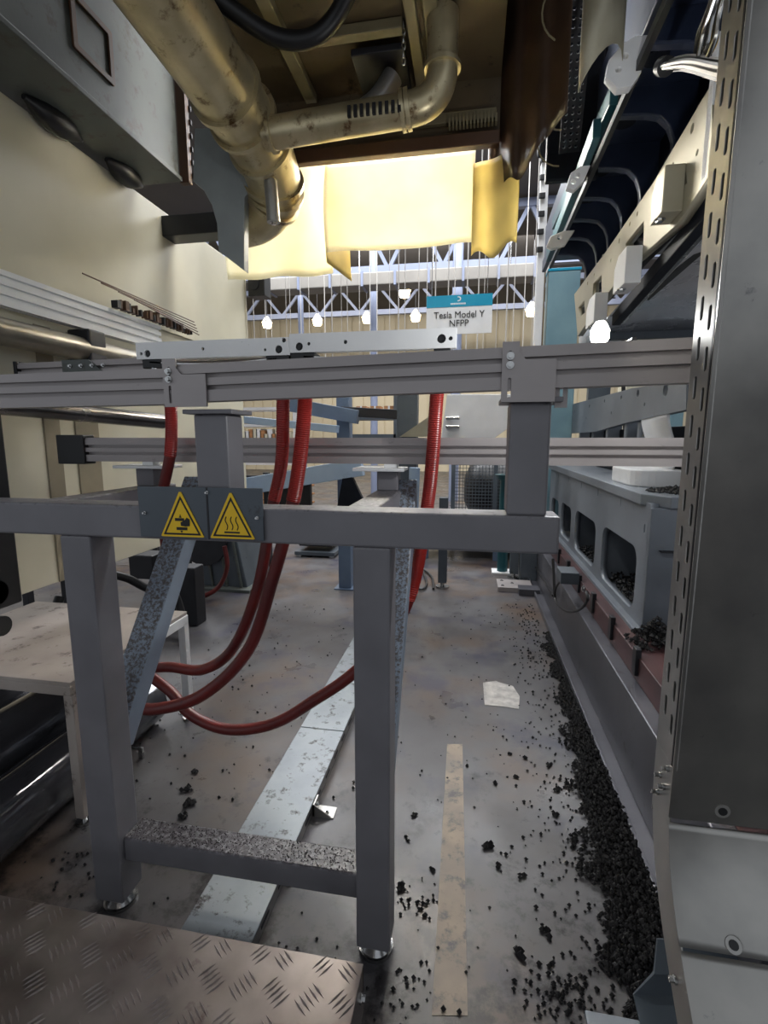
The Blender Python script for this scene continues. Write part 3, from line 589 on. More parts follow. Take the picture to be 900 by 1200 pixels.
# yellow film curtains
def curtain(name, lab, p0, p1, z1, z0, waves, amp, m, cols=36, rows=14, bulge=.05, hem=0.0):
    rws = []
    for j in range(rows + 1):
        v = j / rows; r = []
        for i in range(cols + 1):
            u = i / cols; p = Vector(p0).lerp(Vector(p1), u)
            d = amp * math.sin(u * waves * 6.28 + 1.3) * (0.4 + .6 * v) + bulge * math.sin(v * 3.0)
            r.append(Vector((p.x, p.y - d, z1 + (z0 - z1) * v + hem * math.sin(u * 9) * v)))
        rws.append(r)
    return tag(MB().sheet(rws).build(name, m, None, True, solid=.0015), lab, 'curtain')
curtain('film_curtain', 'bright yellow translucent film curtain hanging from the hood edge', (-.86, 2.95, 0), (-.02, 2.95, 0), 3.09, 2.61, 2, .012, YFILM, hem=.008)
curtain('film_curtain', 'pale yellow film curtain hanging further back behind the pipe bend', (-1.75, 3.5, 0), (-.97, 3.5, 0), 3.4, 2.67, 2, .02, YFILM)
curtain('film_edge', 'narrow amber fold of film between the two yellow curtains', (-.86, 2.96, 0), (-.80, 3.3, 0), 3.08, 2.56, .5, .01, YFILMD)
curtain('film_corner', 'amber film corner flap at the end of the bright curtain', (-.03, 2.93, 0), (.20, 2.80, 0), 3.0, 2.53, 1.2, .03, YFILMD, hem=.02)
curtain('brown_film_sheet', 'dark brown film sheet hanging at the hood side', (.05, 2.98, 0), (.34, 2.3, 0), 4.0, 2.82, 3, .035, BFILM, 40, 20, .0, .03)
cl_ = thing('added_curtain_backlight', 'added unseen backlight panel behind the yellow film curtain', 'lamp', (-.5, 3.75, 2.9))  # added light with its box, hidden from view, so the film glows
B('lamp_arm', -.52, -.48, 2.92, 3.8, 3.36, 3.40, ALUW, cl_, .002)
B('backlight_box', -.95, -.05, 3.80, 3.86, 2.98, 3.42, ALUW, cl_, .01)
l = bpy.data.lights.new('added_curtain_light', 'AREA'); l.shape = 'RECTANGLE'; l.size = .9; l.size_y = .45; l.energy = 110; l.color = (1, .95, .86)
o = bpy.data.objects.new('added_curtain_light', l); COL.objects.link(o); o.location = (-.5, 3.79, 3.2); o.rotation_euler = (math.radians(90), 0, 0); o.parent = cl_; o.matrix_parent_inverse = cl_.matrix_basis.inverted()
# perforated curved guide to the right of the hood
pg = thing('perforated_guide', 'dark perforated guide column with thin half-round hoops beside the brown film', 'guide', (.55, 2.5, 3))
a = at(668, 0, Y=2.4); c_ = at(655, 180, Y=2.9)
hs = [circ(x, y, .0075, 8) for x in (.02, .05, .08) for y in [.03 + .03 * q for q in range(40)]]
d = (a - c_); holed('perforated_strip', [(0, 0), (.1, 0), (.1, d.length), (0, d.length)], hs, .004, c_, (1, 0, 0), d.normalized(), BLACKM, pg)
B('dark_backing', c_.x - .05, c_.x + .22, 3.0, 3.05, c_.z - .08, 4.2, NAVYD, pg, .01)
for i in range(4):
    q = c_.lerp(a, .1 + .28 * i); MB().tube([q + Vector((-.11 * math.sin(t), -.01, .12 * math.cos(t))) for t in [math.pi * k / 12 for k in range(13)]], .004, 6).build('hoop', HOODB, pg, True)
tt = thing('tan_hose_sleeve', 'tan rolled sheet sleeve hanging above the white pads', 'sleeve', at(700, 30, Y=2.2))
p = at(706, 40, Y=2.2); MB().sheet([[(p.x + .075 * math.cos(t) , 2.2 - .075 * math.sin(t), z + .05 * math.sin(t * 1.5)) for t in [math.pi * (.0 + 1.2 * k / 12) for k in range(13)]] for z in (p.z - .13, p.z + .1, p.z + .5)]).build('sleeve_sheet', PERF, tt, True, solid=.003)
# ------------------------------------------------------------------ right machine: base, lower mould
mb = thing('press_bed', 'long dark steel machine base with a floor flange along the aisle', 'machine base', (1.2, 3.5, 0))
B('floor_flange', .645, .74, 1.15, 5.9, 0, .03, BASE, mb, .004)
B('rim', .645, .66, 1.15, 5.9, .03, .05, BASE, mb, .003)
B('base_body', .72, 2.2, 1.15, 5.9, .03, .42, BASE, mb, .006)
B('red_strip', .79, 2.2, 1.3, 5.4, .42, .54, RUST, mb, .004)
for i in range(9): B('clamp', .775, .80, 1.9 + .42 * i, 1.95 + .42 * i, .45, .58, BLACKM, mb, .003)
p = at(600, 680, Y=5.0); B('floor_plate', .30, .66, 4.95, 5.25, 0, .05, ALU, mb, .004); B('plate_block', .50, .70, 4.85, 5.0, .0, .07, BASE, mb, .006)
for x, y in ((.35, 5.0), (.35, 5.18), (.45, 5.1)): bolt((x, y, .05), (0, 0, 1), .012, mb)
B('end_column', .55, .72, 5.3, 5.5, 0, .6, GREYD, mb, .006)
# lower mould with windows in its side
XM = .9
lm = thing('lower_mould', 'grey lower mould tool with rounded windows in its side, scrap lying on top', 'mould', (1.3, 4, .55))
wins = [rrect(2.80 - 2.66, 3.52 - 2.66, .04, .40, .09), rrect(3.70 - 2.66, 4.42 - 2.66, .04, .38, .09), rrect(4.60 - 2.66, 5.10 - 2.66, .04, .36, .08), rrect(5.25 - 2.66, 5.7 - 2.66, .04, .34, .08)]
hl = [slot(.06, .52, .02, .05)] + [slot(.5 + .55 * i, .60, .015, .05) for i in range(5)]
holed('mould_side', [(0, 0), (3.2, 0), (3.2, .64), (0, .66)], wins + hl, .04, (XM + .02, 2.66, .56), (0, 1, 0), (0, 0, 1), MOULD, lm)
B('mould_front', XM + .0, 2.1, 2.64, 2.68, .56, 1.2, MOULD, lm, .006)
B('mould_core', XM + .30, 2.0, 2.8, 5.8, .6, 1.1, NAVYD, lm, .01)
MB().prism([(XM - .02, 2.75), (XM + .08, 2.62), (2.1, 2.62), (2.1, 5.9), (XM - .02, 5.9)], (0, 0, 1.2), (1, 0, 0), (0, 1, 0), (0, 0, .06)).build('top_plate', MOULD, lm, bevel=.005)
B('front_step', XM + .05, 2.1, 2.60, 2.64, .98, .985, BLACKM, lm, 0)
B('lower_ledge', XM - .04, 2.1, 2.63, 5.88, .53, .56, MOULD, lm, .004)
for i in range(4):
    w_ = B('window_rib', XM + .05, XM + .30, 3.56 + .9 * i, 3.62 + .9 * i, .57, 1.0, MOULD, lm, .004)
pm = MB().prism(rrect(-.2, .22, -.28, .28, .12), (XM + .25, 3.4, 1.26), (1, 0, 0), (0, 1, 0), (0, 0, .10)).build('locating_pad', WHITE, lm, bevel=.008)
sc = MB()
for i in range(700):
    r = random.random() ** .6; t = random.uniform(0, 6.28); x = 1.28 + .33 * r * math.cos(t); y = 2.86 + .2 * r * math.sin(t); sc.lump((x, y, 1.265 + .05 * (1 - r) * random.random()), random.uniform(.006, .014))
for i in range(300): sc.lump((random.uniform(XM + .12, 1.5), random.uniform(2.6, 2.66), 1.262 + random.uniform(0, .012)), random.uniform(.005, .01))
o = sc.build('scrap_on_mould', RUBBER); o['kind'] = 'stuff'; tag(o, 'heap of dark scrap granules on the lower mould top plate', 'scrap')
sc = MB()
for i in range(900): sc.lump((XM + .04 + .22 * random.random(), random.uniform(2.8, 4.4), .57 + .06 * random.random() ** 2), random.uniform(.008, .018))
for i in range(240): t = random.uniform(0, 6.28); r = random.random() * .14; sc.lump((.92 + r * math.cos(t), 2.50 + r * math.sin(t), .55 + (.14 - r) * random.random()), random.uniform(.008, .018))
o = sc.build('scrap_in_windows', RUBBER); o['kind'] = 'stuff'; tag(o, 'dark scrap granules heaped in the windows of the lower mould', 'scrap')
# sensor with a looped cable on the base
se = thing('sensor_unit', 'small grey sensor box on a thin bracket with a looped black cable', 'sensor', at(670, 680, X=.72))
p = at(672, 676, X=.72); B('sensor_box', .62, .74, p.y - .09, p.y + .09, p.z - .03, p.z + .05, GREYD, se, .004)
a = at(648, 655, X=.70); c_ = at(650, 700, X=.70); MB().bar(a, c_, .02, .02).build('rod', DARK, se); MB().bar(at(628, 665, X=.70), at(648, 698, X=.70), .015, .015).build('rod', DARK, se)
MB().tube(spline([at(x, y, X=.68) for x, y in ((662, 676), (652, 688), (651, 704), (663, 716), (678, 715), (688, 704), (687, 693))], 8), .008, 8).build('cable_loop', DARK, se, True)
for x, y in ((684, 690), (690, 700)): q = at(x, y, X=.69); bolt(q, (-1, 0, 0), .014, se)
# folded plates at the near end of the base
fp = thing('folded_bracket', 'bent steel bracket plate at the near end of the machine base', 'bracket', (.5, 1.2, 0))
pl = [at(770, 1100, Z=.22), at(766, 1140, Z=.16), at(742, 1165, Z=.09), at(750, 1200, Z=.06), at(760, 1260, Z=.0)]
MB().sheet([[q, q + Vector((.3, .03, .02))] for q in pl]).build('bent_plate', GREYD, fp, solid=.008)
B('base_tab', .335, .47, 1.02, 1.17, .03, .045, MOULD, fp, .003)
B('tab_support', .36, .46, 1.03, 1.15, 0, .03, BASE, fp, .003)
# ------------------------------------------------------------------ upper mould tool (raised), beams, lamp
um = thing('upper_mould', 'dark navy upper mould tool with arched recesses, raised above the rails', 'mould', (1.0, 3.5, 2.9))
XU = .86
def pt(px, py, X=XU): q = at(px, py, X=X); return (q.y, q.z)
B('mould_roof', .60, 1.6, 1.75, 4.9, 3.12, 3.42, NAVY, um, .012)
B('mould_wall', .95, 1.05, 1.75, 4.9, 2.62, 3.12, NAVYD, um, .008)
B('edge_strip', .585, .62, 1.75, 4.9, 3.03, 3.13, NAVY, um, .006)
rib_ = None
for y_ in (1.85, 2.22, 2.64, 3.10, 3.44, 3.75, 4.06, 4.4):
    poly = [(.61, 3.125), (.955, 3.125), (.955, 2.64), (.875, 2.64), (.872, 2.82), (.862, 2.89), (.84, 2.945), (.80, 2.985), (.74, 3.0), (.61, 3.01)]
    rib_ = MB().prism(poly, (0, y_, 0), (1, 0, 0), (0, 0, 1), (0, .045, 0)).build('arched_rib', NAVY, um, bevel=.008)
    MB().cyl((.70, y_ + .2, 3.08), (.70, y_ + .2, 3.12), .05, 16).build('recess_boss', NAVYD, um, True)
# cream perforated beam in front of the mould
be = thing('perforated_beam', 'cream perforated beam with rectangular pockets running under the raised mould', 'beam', (.8, 3, 2.6))
XB = .80
ol = [pt(680, 394, XB), pt(676, 345, XB), pt(716, 292, XB), pt(770, 215, XB), pt(842, 96, XB), pt(842, 200, XB), pt(800, 262, XB), pt(735, 318, XB)]
hol = [[pt(a_, b_, XB) for a_, b_ in l_] for l_ in (((739, 312), (738, 285), (760, 258), (759, 292)), ((698, 348), (699, 332), (709, 322), (709, 344)), ((682, 372), (681, 360), (688, 352), (689, 366)), ((803, 222), (808, 205), (812, 198), (812, 214)))]
for a_, b_, r in ((794, 196, .02), (818, 150, .018), (780, 215, .012), (752, 250, .012), (743, 262, .012), (775, 240, .01), (730, 282, .014), (720, 305, .012), (710, 300, .012), (824, 178, .012), (700, 322, .012), (692, 332, .014), (769, 262, .012), (787, 236, .012)):
    q = pt(a_, b_, XB); hol.append(circ(q[0], q[1], r, 8))
holed('beam_web', ol, hol, .04, (XB, 0, 0), (0, 1, 0), (0, 0, 1), PERF, be)
for (px, py, s_) in ((787, 240, .13), (739, 326, .2), (702, 372, .22)):
    q = at(px, py, X=XB - .04); bkt = MB().prism([(-s_ * .5, 0), (s_ * .5, 0), (s_ * .5, .12), (s_ * .2, .17), (-s_ * .5, .17)], (XB - .02, q.y, q.z - .05), (0, 1, 0), (0, 0, 1), (-.075, 0, 0)).build('support_bracket', ALUW if py > 300 else PERF, be, bevel=.004)
    bolt((XB - .08, q.y, q.z - .05), (0, 0, -1), .014, bkt)
B('white_edge', XB - .02, XB - .008, at(838, 150, X=XB).y - .01, at(838, 150, X=XB).y + .03, 2.45, 2.9, WHITE, be, .002)
# glossy clamped sheet frame under the beam
sf = thing('sheet_frame', 'shiny dark frame holding a formed silver sheet below the perforated beam', 'frame', (1.1, 3, 2.4))
MB().bar(at(722, 375, X=.86), at(850, 225, X=.86), .05, .07).build('frame_bar', NAVYD, sf, bevel=.005)
MB().bar(at(728, 376, X=.92), at(850, 240, X=.92), .04, .04).build('frame_bar', STEEL, sf, bevel=.005)
MB().bar(at(755, 348, X=1.1), at(850, 262, X=1.1), .05, .06).build('frame_bar', DARK, sf, bevel=.005)
rows = []
for i in range(9):
    u = i / 8; r = []
    for j in range(9):
        v = j / 8; r.append(Vector((.92 + .9 * v, 2.6 + 1.6 * u, 2.36 + .10 * math.sin(3.14 * v) * math.sin(3.14 * u) + .10 * (1 - u))))
    rows.append(r)
MB().sheet(rows).build('formed_sheet', TANK, sf, True, solid=.01)
B('lower_bar', .90, 1.9, 4.2, 4.25, 2.30, 2.36, GREYD, sf, .004)
# diagonal black rod with white pads, teal rods
dg = thing('diagonal_guide_rod', 'long thin black guide rod with white rounded pads rising beside the navy mould', 'guide rod', (.7, 3, 3))
MB().bar(at(645, 312, X=.575), at(803, -45, X=.575), .022, .035).build('rod', DARK, dg)
for Yp, po, hl_ in ((2.2, ((709, 93), (712, 75), (728, 56), (744, 47), (757, 46), (749, 90), (738, 105), (722, 108)), ((731, 70), (723, 86))),
                (2.6, ((663, 222), (668, 205), (680, 197), (691, 196), (683, 215), (672, 225)), ((676, 208), (671, 215))), (3.2, ((640, 289), (645, 278), (660, 272), (673, 271), (662, 288), (646, 293)), ((655, 280),))):
    pc = [at(x_, y_, Y=Yp) for x_, y_ in po]; hc = [at(x_, y_, Y=Yp) for x_, y_ in hl_]
    w_ = holed('white_pad', [(q.x, q.z) for q in pc], [circ(q.x, q.z, .012, 8) for q in hc], .04, (0, Yp, 0), (1, 0, 0), (0, 0, 1), WHITE, dg, .004)
for (a_, b_, xx, lab) in (((650, 262), (720, 110), .555, 'dark teal steel bar rising behind the uppermost white pad'), ((643, 300), (700, 150), .505, 'dark teal steel bar rising behind the lowest white pad')):
    t = MB().bar(at(*a_, X=xx), at(*b_, X=xx), .035, .08).build('teal_bar', TEALD, None, bevel=.004)
    tag(t, lab, 'bar', 'teal bars beside the guide rod')
wcv = thing('white_side_frame', 'white side frame with black notches behind the teal bars', 'frame', at(640, 260, Y=5.6))
p = at(637, 190, Y=5.6); q = at(641, 310, Y=5.6); B('side_strip', p.x - .02, p.x + .06, 5.6, 5.7, 0, p.z, WHITE, wcv, .01)
for i in range(6): z = q.z + .12 + .17 * i; B('notch', p.x - .03, p.x + .03, 5.57, 5.6, z, z + .05, DARK, wcv, .004)
pl_ = thing('press_platen', 'dark navy press platen block hanging above the raised mould', 'platen', (1, 3.7, 3.5))
B('platen_block', .40, 1.5, 3.5, 3.95, 3.50, 4.9, NAVYD, pl_, .02)
for i in range(3): B('platen_rib', .44 + .3 * i, .50 + .3 * i, 3.46, 3.5, 3.55, 4.85, NAVY, pl_, .008)
for x in (.7, 1.2): MB().cyl((x, 3.72, 4.9), (x, 3.72, 7.15), .09, 18).build('ram_rod', STEEL, pl_, True)
# teal columns
for (px0, px1, py, Y, lab) in ((643, 681, 318, 6.0, 'pale teal steel column standing beside the raised mould'), (796, 812, 370, 6.1, 'pale teal post half hidden by the slotted cable tray')):
    a = at(px0, py, Y=Y); c_ = at(px1, py, Y=Y); t = thing('teal_column', lab, 'column', (a.x, Y, 0))
    B('column_body', a.x, c_.x, Y, Y + .2, .0, a.z, TEAL, t, .012); B('column_cap', a.x - .005, c_.x + .005, Y - .005, Y + .2, a.z, a.z + .03, TEALP, t, .004)
a = at(633, 300, Y=6.0); t = thing('brown_post', 'narrow grey-brown post beside the teal column', 'post', (a.x, 5, 0)); B('post_body', a.x, a.x + .07, 6.0, 6.1, 0, a.z, HOOD, t, .004); B('post_flange', a.x - .03, a.x + .1, 5.99, 6.0, 0, .2, HOOD, t, .004)
# silver tank and cables behind the top rail
tk = thing('silver_tank', 'rounded silver tank behind the top rail under the work lamp', 'tank', at(710, 395, Y=6.3))
a = at(684, 380, Y=6.3); c_ = at(735, 402, Y=6.3)
MB().tube([Vector((x, 6.45, (a.z + c_.z) / 2)) for x in (a.x, a.x + .03, a.x + .07, c_.x - .07, c_.x - .03, c_.x)], [.08, .17, .21, .21, .17, .08], 24).build('tank_body', TANK, tk, True)
B('tank_stand', a.x + .12, c_.x - .12, 6.4, 6.5, 0, a.z - .25, GREYD, tk, .004)
for l_, lab in ((((738, 382), (741, 395), (730, 402), (733, 520)), 'short black cable curling beside the silver tank'), (((755, 378), (764, 388), (768, 406), (770, 560)), 'black cable arching down behind the top rail')):
    tag(MB().tube(spline([at(x, y, Y=6.1) for x, y in l_], 8), .022, 10).build('black_cable', DARK, None, True), lab, 'cable')
cp = thing('cream_cabinet', 'cream cabinet standing behind the cables at the top rail', 'cabinet', (1.6, 7.0, 0))
a = at(740, 372, Y=7.0); c_ = at(800, 372, Y=7.0); B('cabinet_body', a.x, c_.x, 7.0, 7.4, 0, a.z + .3, CREAM, cp, .01); B('cabinet_door', a.x + .05, c_.x - .05, 6.98, 7.0, .1, a.z + .25, CREAM, cp, .004)
# LED clamp lamp behind the top rail
p = at(703, 392, Y=1.58); lmp = thing('led_lamp', 'small bright LED bulb glowing white just above the top rail', 'lamp', p)
MB().tube([p + Vector((0, 0, z)) for z in (-.032, -.026, -.01, .012, .028, .036)], [.006, .018, .026, .026, .018, .012], 20).build('lamp_bulb', LAMP, lmp, True)
MB().cyl(p + Vector((0, 0, -.055)), p + Vector((0, 0, -.03)), .016, 14).build('lamp_socket', ALUW, lmp, True)
MB().tube([(p.x, 1.25, p.z - .075), (p.x, 1.56, p.z - .075), (p.x, 1.578, p.z - .07), (p.x, 1.58, p.z - .05)], .006, 8).build('lamp_arm', DARK, lmp, True)
l = bpy.data.lights.new('led_light', 'POINT'); l.energy = 22; l.shadow_soft_size = .03; l.color = (.95, .98, 1)
o = bpy.data.objects.new('led_light', l); COL.objects.link(o); o.location = p + Vector((0, -.035, .0)); o.parent = lmp; o.matrix_parent_inverse = lmp.matrix_basis.inverted()
# cable bundle at the top right
cbn = thing('cable_bundle', 'bundle of grey and yellow cables tied together at the top of the slotted tray', 'cables', at(800, 70, X=.62))
for i in range(26):
    x = .60 + random.uniform(-.03, .05); dy = random.uniform(-8, 8)
    pts = [at(778 + random.uniform(-4, 4), 78 + dy * .6, X=x), at(805, 74 + dy, X=x), at(835, 80 + dy * 1.4, X=x), at(870, 88 + dy * 1.6, X=x)]
    MB().tube(spline(pts, 5), .006, 6).build('cable', (YEL if i % 9 == 4 else (DARK if i % 3 == 0 else ZINC)), cbn, True)
for i in range(14):
    x = .60 + random.uniform(-.03, .05); a_ = random.uniform(0, 30)
    pts = [at(812 + a_ * .6, 66, X=x), at(815 + a_ * .8, 45 + random.uniform(-6, 6), X=x), at(824 + a_ * .6, 20, X=x), at(835 + a_ * .5, -10, X=x)]
    MB().tube(spline(pts, 5), .006, 6).build('cable', (YEL if i == 3 else (STEEL if i % 2 else DARK)), cbn, True)
MB().cyl(at(776, 78, X=.6), at(781, 78, X=.6), .028, 14).build('cable_tie', DARK, cbn, True)
# second tool seen between the rails
um2 = thing('rear_tool_beam', 'soiled pale tool beam with drilled holes seen between the two rail rows', 'beam', at(720, 490, X=1.2))
XR = 1.15
ol = [pt(668, 508, XR), pt(668, 475, XR), pt(745, 455, XR), pt(810, 445, XR), pt(810, 480, XR), pt(735, 496, XR), pt(700, 506, XR)]
hol = []
for a_, b_, r in ((676, 482, .02), (694, 476, .018), (712, 470, .018), (732, 466, .02), (752, 461, .03), (785, 457, .04), (690, 490, .014), (720, 484, .014), (760, 474, .014)):
    q = pt(a_, b_, XR); hol.append(circ(q[0], q[1], r, 8))
holed('beam_web', ol, hol, .05, (XR, 0, 0), (0, 1, 0), (0, 0, 1), MOULD, um2)
q0 = pt(672, 512, XR); q1 = pt(810, 512, XR)
B('dark_core', XR + .1, XR + .6, q1[0], q0[0], 1.262, 1.62, NAVYD, um2, .01)
for a_ in (682, 697, 714, 736, 752): q = at(a_, 500, X=XR + .02); B('rib', XR, XR + .12, q.y - .03, q.y + .03, 1.38, q.z + .04, MOULD, um2, .01)
q = at(772, 500, X=XR + .02); MB().sheet([[(XR + .02 + .03 * math.sin(z * 12), q.y - .22, 1.3 + z), (XR + .02 + .03 * math.sin(z * 12), q.y + .22, 1.3 + z)] for z in [.03 * k for k in range(14)]]).build('white_saddle', WHITE, um2, True, solid=.02)
# ------------------------------------------------------------------ hanging sign
YS = 6.0
sg = thing('hanging_sign', 'white hanging sign with a teal header and black lettering behind the white bar', 'sign', at(538, 348, Y=YS))
p0 = at(499.5, 409, Y=YS); p1 = at(578, 386, Y=YS); p2 = at(577.5, 343.5, Y=YS); p3 = at(500, 347.5, Y=YS); hm0 = at(500, 363, Y=YS); hm1 = at(578, 359.5, Y=YS)
u = (p2 - p3).normalized(); W_ = (p2 - p3).length; v = Vector((0, 0, 1)); H_ = .43; u = Vector((u.x, 0, u.z)).normalized(); v = Vector((-u.z, 0, u.x))
o_ = p3 - v * H_
MB().prism([(0, 0), (W_, 0), (W_, H_), (0, H_)], o_, u, v, (0, .012, 0)).build('board', WHITE, sg)
MB().prism([(0, H_ * .70), (W_, H_ * .70), (W_, H_), (0, H_)], o_ - Vector((0, .002, 0)), u, v, (0, .002, 0)).build('header_band', TEALP, sg)
def text(body, cx, cy, size, m, name, squeeze=1.0):
    c = bpy.data.curves.new(name, 'FONT'); c.body = body; c.size = size; c.align_x = 'CENTER'; c.align_y = 'CENTER'; c.extrude = .001
    t = bpy.data.objects.new(name + '_font', c); COL.objects.link(t); dg_ = bpy.context.evaluated_depsgraph_get(); me = bpy.data.meshes.new_from_object(t.evaluated_get(dg_))
    bpy.data.objects.remove(t); bpy.data.curves.remove(c)
    for x in me.vertices: x.co = o_ + u * (cx + x.co.x * squeeze) + v * (cy + x.co.y) + Vector((0, -.004 - x.co.z, 0))
    me.materials.clear(); me.materials.append(m); me.name = name; return link(name, me, sg)
text('Tesla Model Y', W_ * .5, H_ * .49, .105, INK, 'sign_lettering', .95)
text('NFPP', W_ * .5, H_ * .27, .105, INK, 'sign_lettering', .95)
ring = [(math.cos(t) * .028, math.sin(t) * .028) for t in [math.radians(-120 + 240 * k / 14) for k in range(15)]] + [(math.cos(t) * .015, math.sin(t) * .015) for t in [math.radians(120 - 240 * k / 14) for k in range(15)]]
MB().prism(ring, o_ + u * W_ * .49 + v * H_ * .90 + Vector((0, -.0035, 0)), u, v, (0, .0015, 0)).build('logo_mark', WHITE, sg)
lb = MB()
for k in range(9): lb.prism([(0, 0), (.015, 0), (.015, .018), (0, .018)], o_ + u * (W_ * .49 - .09 + .0195 * k) + v * H_ * .755 + Vector((0, -.0035, 0)), u, v, (0, .0015, 0))
lb.build('logo_line', WHITE, sg)
for x in (.08, .92): MB().cyl(p3 + u * W_ * x, p3 + u * W_ * x + Vector((0, 0, 4)), .004, 6).build('suspension_wire', STEEL, sg)
# ------------------------------------------------------------------ far machinery between and below the rails
rs = thing('rear_stand', 'blue-grey steel stand with columns and an inclined pale beam behind the rails', 'stand', (-1, 4.8, 0))
B('column', -1.32, -1.19, 4.76, 4.9, .012, 1.95, BLUEG, rs, .006); B('base_plate', -1.36, -1.15, 4.72, 4.94, 0, .012, BLUEG, rs, .002)
a = at(465, 465, Y=4.7); c_ = at(489, 465, Y=4.7); B('column', a.x, c_.x, 4.7, 4.85, 0, 2.2, GREYD, rs, .006)
MB().bar(at(338, 474, Y=4.72), at(420, 489, Y=4.72), .12, .13).build('top_beam', BLUEG, rs, bevel=.005)
MB().bar(at(400, 482, Y=4.75), at(470, 486, Y=4.75), .08, .09).build('cross_beam', BLACKM, rs, bevel=.005)
MB().bar(at(270, 573, Y=4.65), at(425, 547, Y=4.65), .1, .17).build('inclined_beam', BLUEL, rs, bevel=.005)
MB().bar(at(268, 490, Y=4.6), at(396, 503, Y=4.6), .1, .07).build('pale_beam', BLUEL, rs, bevel=.005)
B('dark_panel', at(312, 590, Y=4.75).x, at(365, 590, Y=4.75).x, 4.72, 4.78, at(312, 605, Y=4.75).z, at(312, 562, Y=4.75).z, DARK, rs, .004)
MB().prism([(q.x, q.z) for q in [at(x, y, Y=4.6) for x, y in ((394, 600), (402, 556), (409, 552), (432, 600))]], (0, 4.6, 0), (1, 0, 0), (0, 0, 1), (0, .06, 0)).build('wedge_plate', NAVYD, rs)
MB().prism([(q.x, q.z) for q in [at(x, y, Y=4.6) for x, y in ((468, 512), (503, 488), (506, 512))]], (0, 4.6, 0), (1, 0, 0), (0, 0, 1), (0, .1, 0)).build('cream_wedge', PERF, rs)
MB().cyl(at(486, 548, Y=4.4), at(484, 600, Y=4.4), .05, 14).build('blue_pipe', BLUEL, rs, True)
wmp = thing('white_machine_panel', 'pale slanted machine panel with two fittings between the rail rows', 'machine panel', at(560, 490, Y=5.4))
MB().prism([(q.x, q.z) for q in [at(x, y, Y=5.4) for x, y in ((516, 520), (524, 462), (610, 462), (612, 490), (570, 520))]], (0, 5.4, 0), (1, 0, 0), (0, 0, 1), (0, .08, 0)).build('panel_sheet', WHITE, wmp, bevel=.004)
for y in (490, 500): q = at(523, y, Y=5.4); MB().cyl((q.x, 5.38, q.z), (q.x + .14, 5.36, q.z), .02, 10).build('fitting', STEEL, wmp, True)
q = at(622, 560, Y=5.5); B('panel_leg', q.x - .08, q.x, 5.5, 5.6, 0, 1.6, WHITE, wmp, .004)
# pallet stack, shelving
for k in range(5):
    pz = thing('pallet', 'brown wooden pallet lying %s' % ['lowest in the far stack', 'second from the bottom of the far stack', 'in the middle of the far stack', 'second from the top of the far stack', 'topmost on the far stack'][k], 'pallet', (-3.2, 7.6, .15 * k), 'pallets stacked beyond the stand')
    z = .15 * k
    for i in range(5): B('deck_board', -3.75, -2.7, 7.4 + .18 * i, 7.52 + .18 * i, z + .12, z + .15, WOOD, pz, 0)
    for i in range(3): B('bearer', -3.75 + .45 * i, -3.65 + .45 * i, 7.4, 8.24, z, z + .12, WOOD, pz, 0)
sv = thing('goods_shelf', 'far goods shelf with pale boxes seen between the rails', 'shelf', (-1.6, 8.2, 0))
a = at(408, 512, Y=8.2); c_ = at(464, 470, Y=8.2)
for z in (1.0, 1.55, 1.85): B('shelf_board', a.x, c_.x, 8.2, 8.7, z, z + .06, GREYD, sv, 0)
for x in (a.x, c_.x): B('shelf_post', x - .04, x + .04, 8.2, 8.28, 0, 2.6, GREYD, sv, 0)
for i in range(3):
    x = a.x + .12 + .24 * i; bx = thing('cardboard_box', 'pale cardboard box on the far goods shelf', 'box', (x, 8.3, 1.61), 'boxes on the far shelf'); B('carton', x, x + .17, 8.3, 8.6, 1.91, 2.08, WOOD, bx, 0); B('carton_tape', x + .07, x + .1, 8.295, 8.3, 1.91, 2.08, WHITE, bx, 0)
lt = thing('far_light_rack', 'pale far rack with rows of small goods beyond the red hoses', 'rack', (-3, 8.6, 0))
a = at(272, 512, Y=8.6); c_ = at(345, 470, Y=8.6)
for z in (1.05, 1.45, 1.75, 2.05): B('rack_board', a.x, c_.x, 8.6, 9.2, z, z + .05, WHITE, lt, 0)
for i in range(14): x = a.x + .1 + i * (c_.x - a.x - .2) / 14; B('small_good', x, x + .09, 8.62, 8.9, 1.5, 1.62 + .1 * random.random(), (WOOD, CREAM, WHITE)[i % 3], lt, 0)
for x in (a.x, c_.x): B('rack_post', x - .04, x + .04, 8.6, 8.7, 0, 2.4, WHITE, lt, 0)
# mesh fences
def fence(name, lab, p, q, z0, z1, n, m=GREYD):
    t = thing(name, lab, 'fence', p); p = Vector(p); q = Vector(q)
    for e in (p, q, p.lerp(q, .5)): MB().box(e.x - .03, e.x + .03, e.y - .03, e.y + .03, 0, z1 + .05).build('post', m, t)
    wr_ = MB()
    for i in range(n + 1): e = p.lerp(q, i / n); wr_.box(e.x - .004, e.x + .004, e.y - .004, e.y + .004, z0, z1)
    k = int((z1 - z0) / ((q - p).length / n))
    for j in range(k + 1): z = z0 + (z1 - z0) * j / k; wr_.bar((p.x, p.y, z), (q.x, q.y, z), .008, .008)
    w_ = wr_.build('wire_mesh', m, t); w_['kind'] = 'stuff'
    for z in (z0, z1): MB().bar((p.x, p.y, z), (q.x, q.y, z), .03, .03).build('frame_tube', m, t)
fence('mesh_fence', 'grey wire mesh fence panel behind the end of the crossbeam', (-.25, 7.2, 0), (.95, 7.2, 0), .35, 1.45, 26)
fence('mesh_fence', 'dark wire mesh fence panel low behind the cream cover', (-5.2, 5.2, 0), (-2.35, 5.4, 0), .1, 1.1, 34, BLACKM)
bk = thing('black_drum_machine', 'big black machine bulk behind the mesh fence', 'machine', (.3, 7.7, 0))
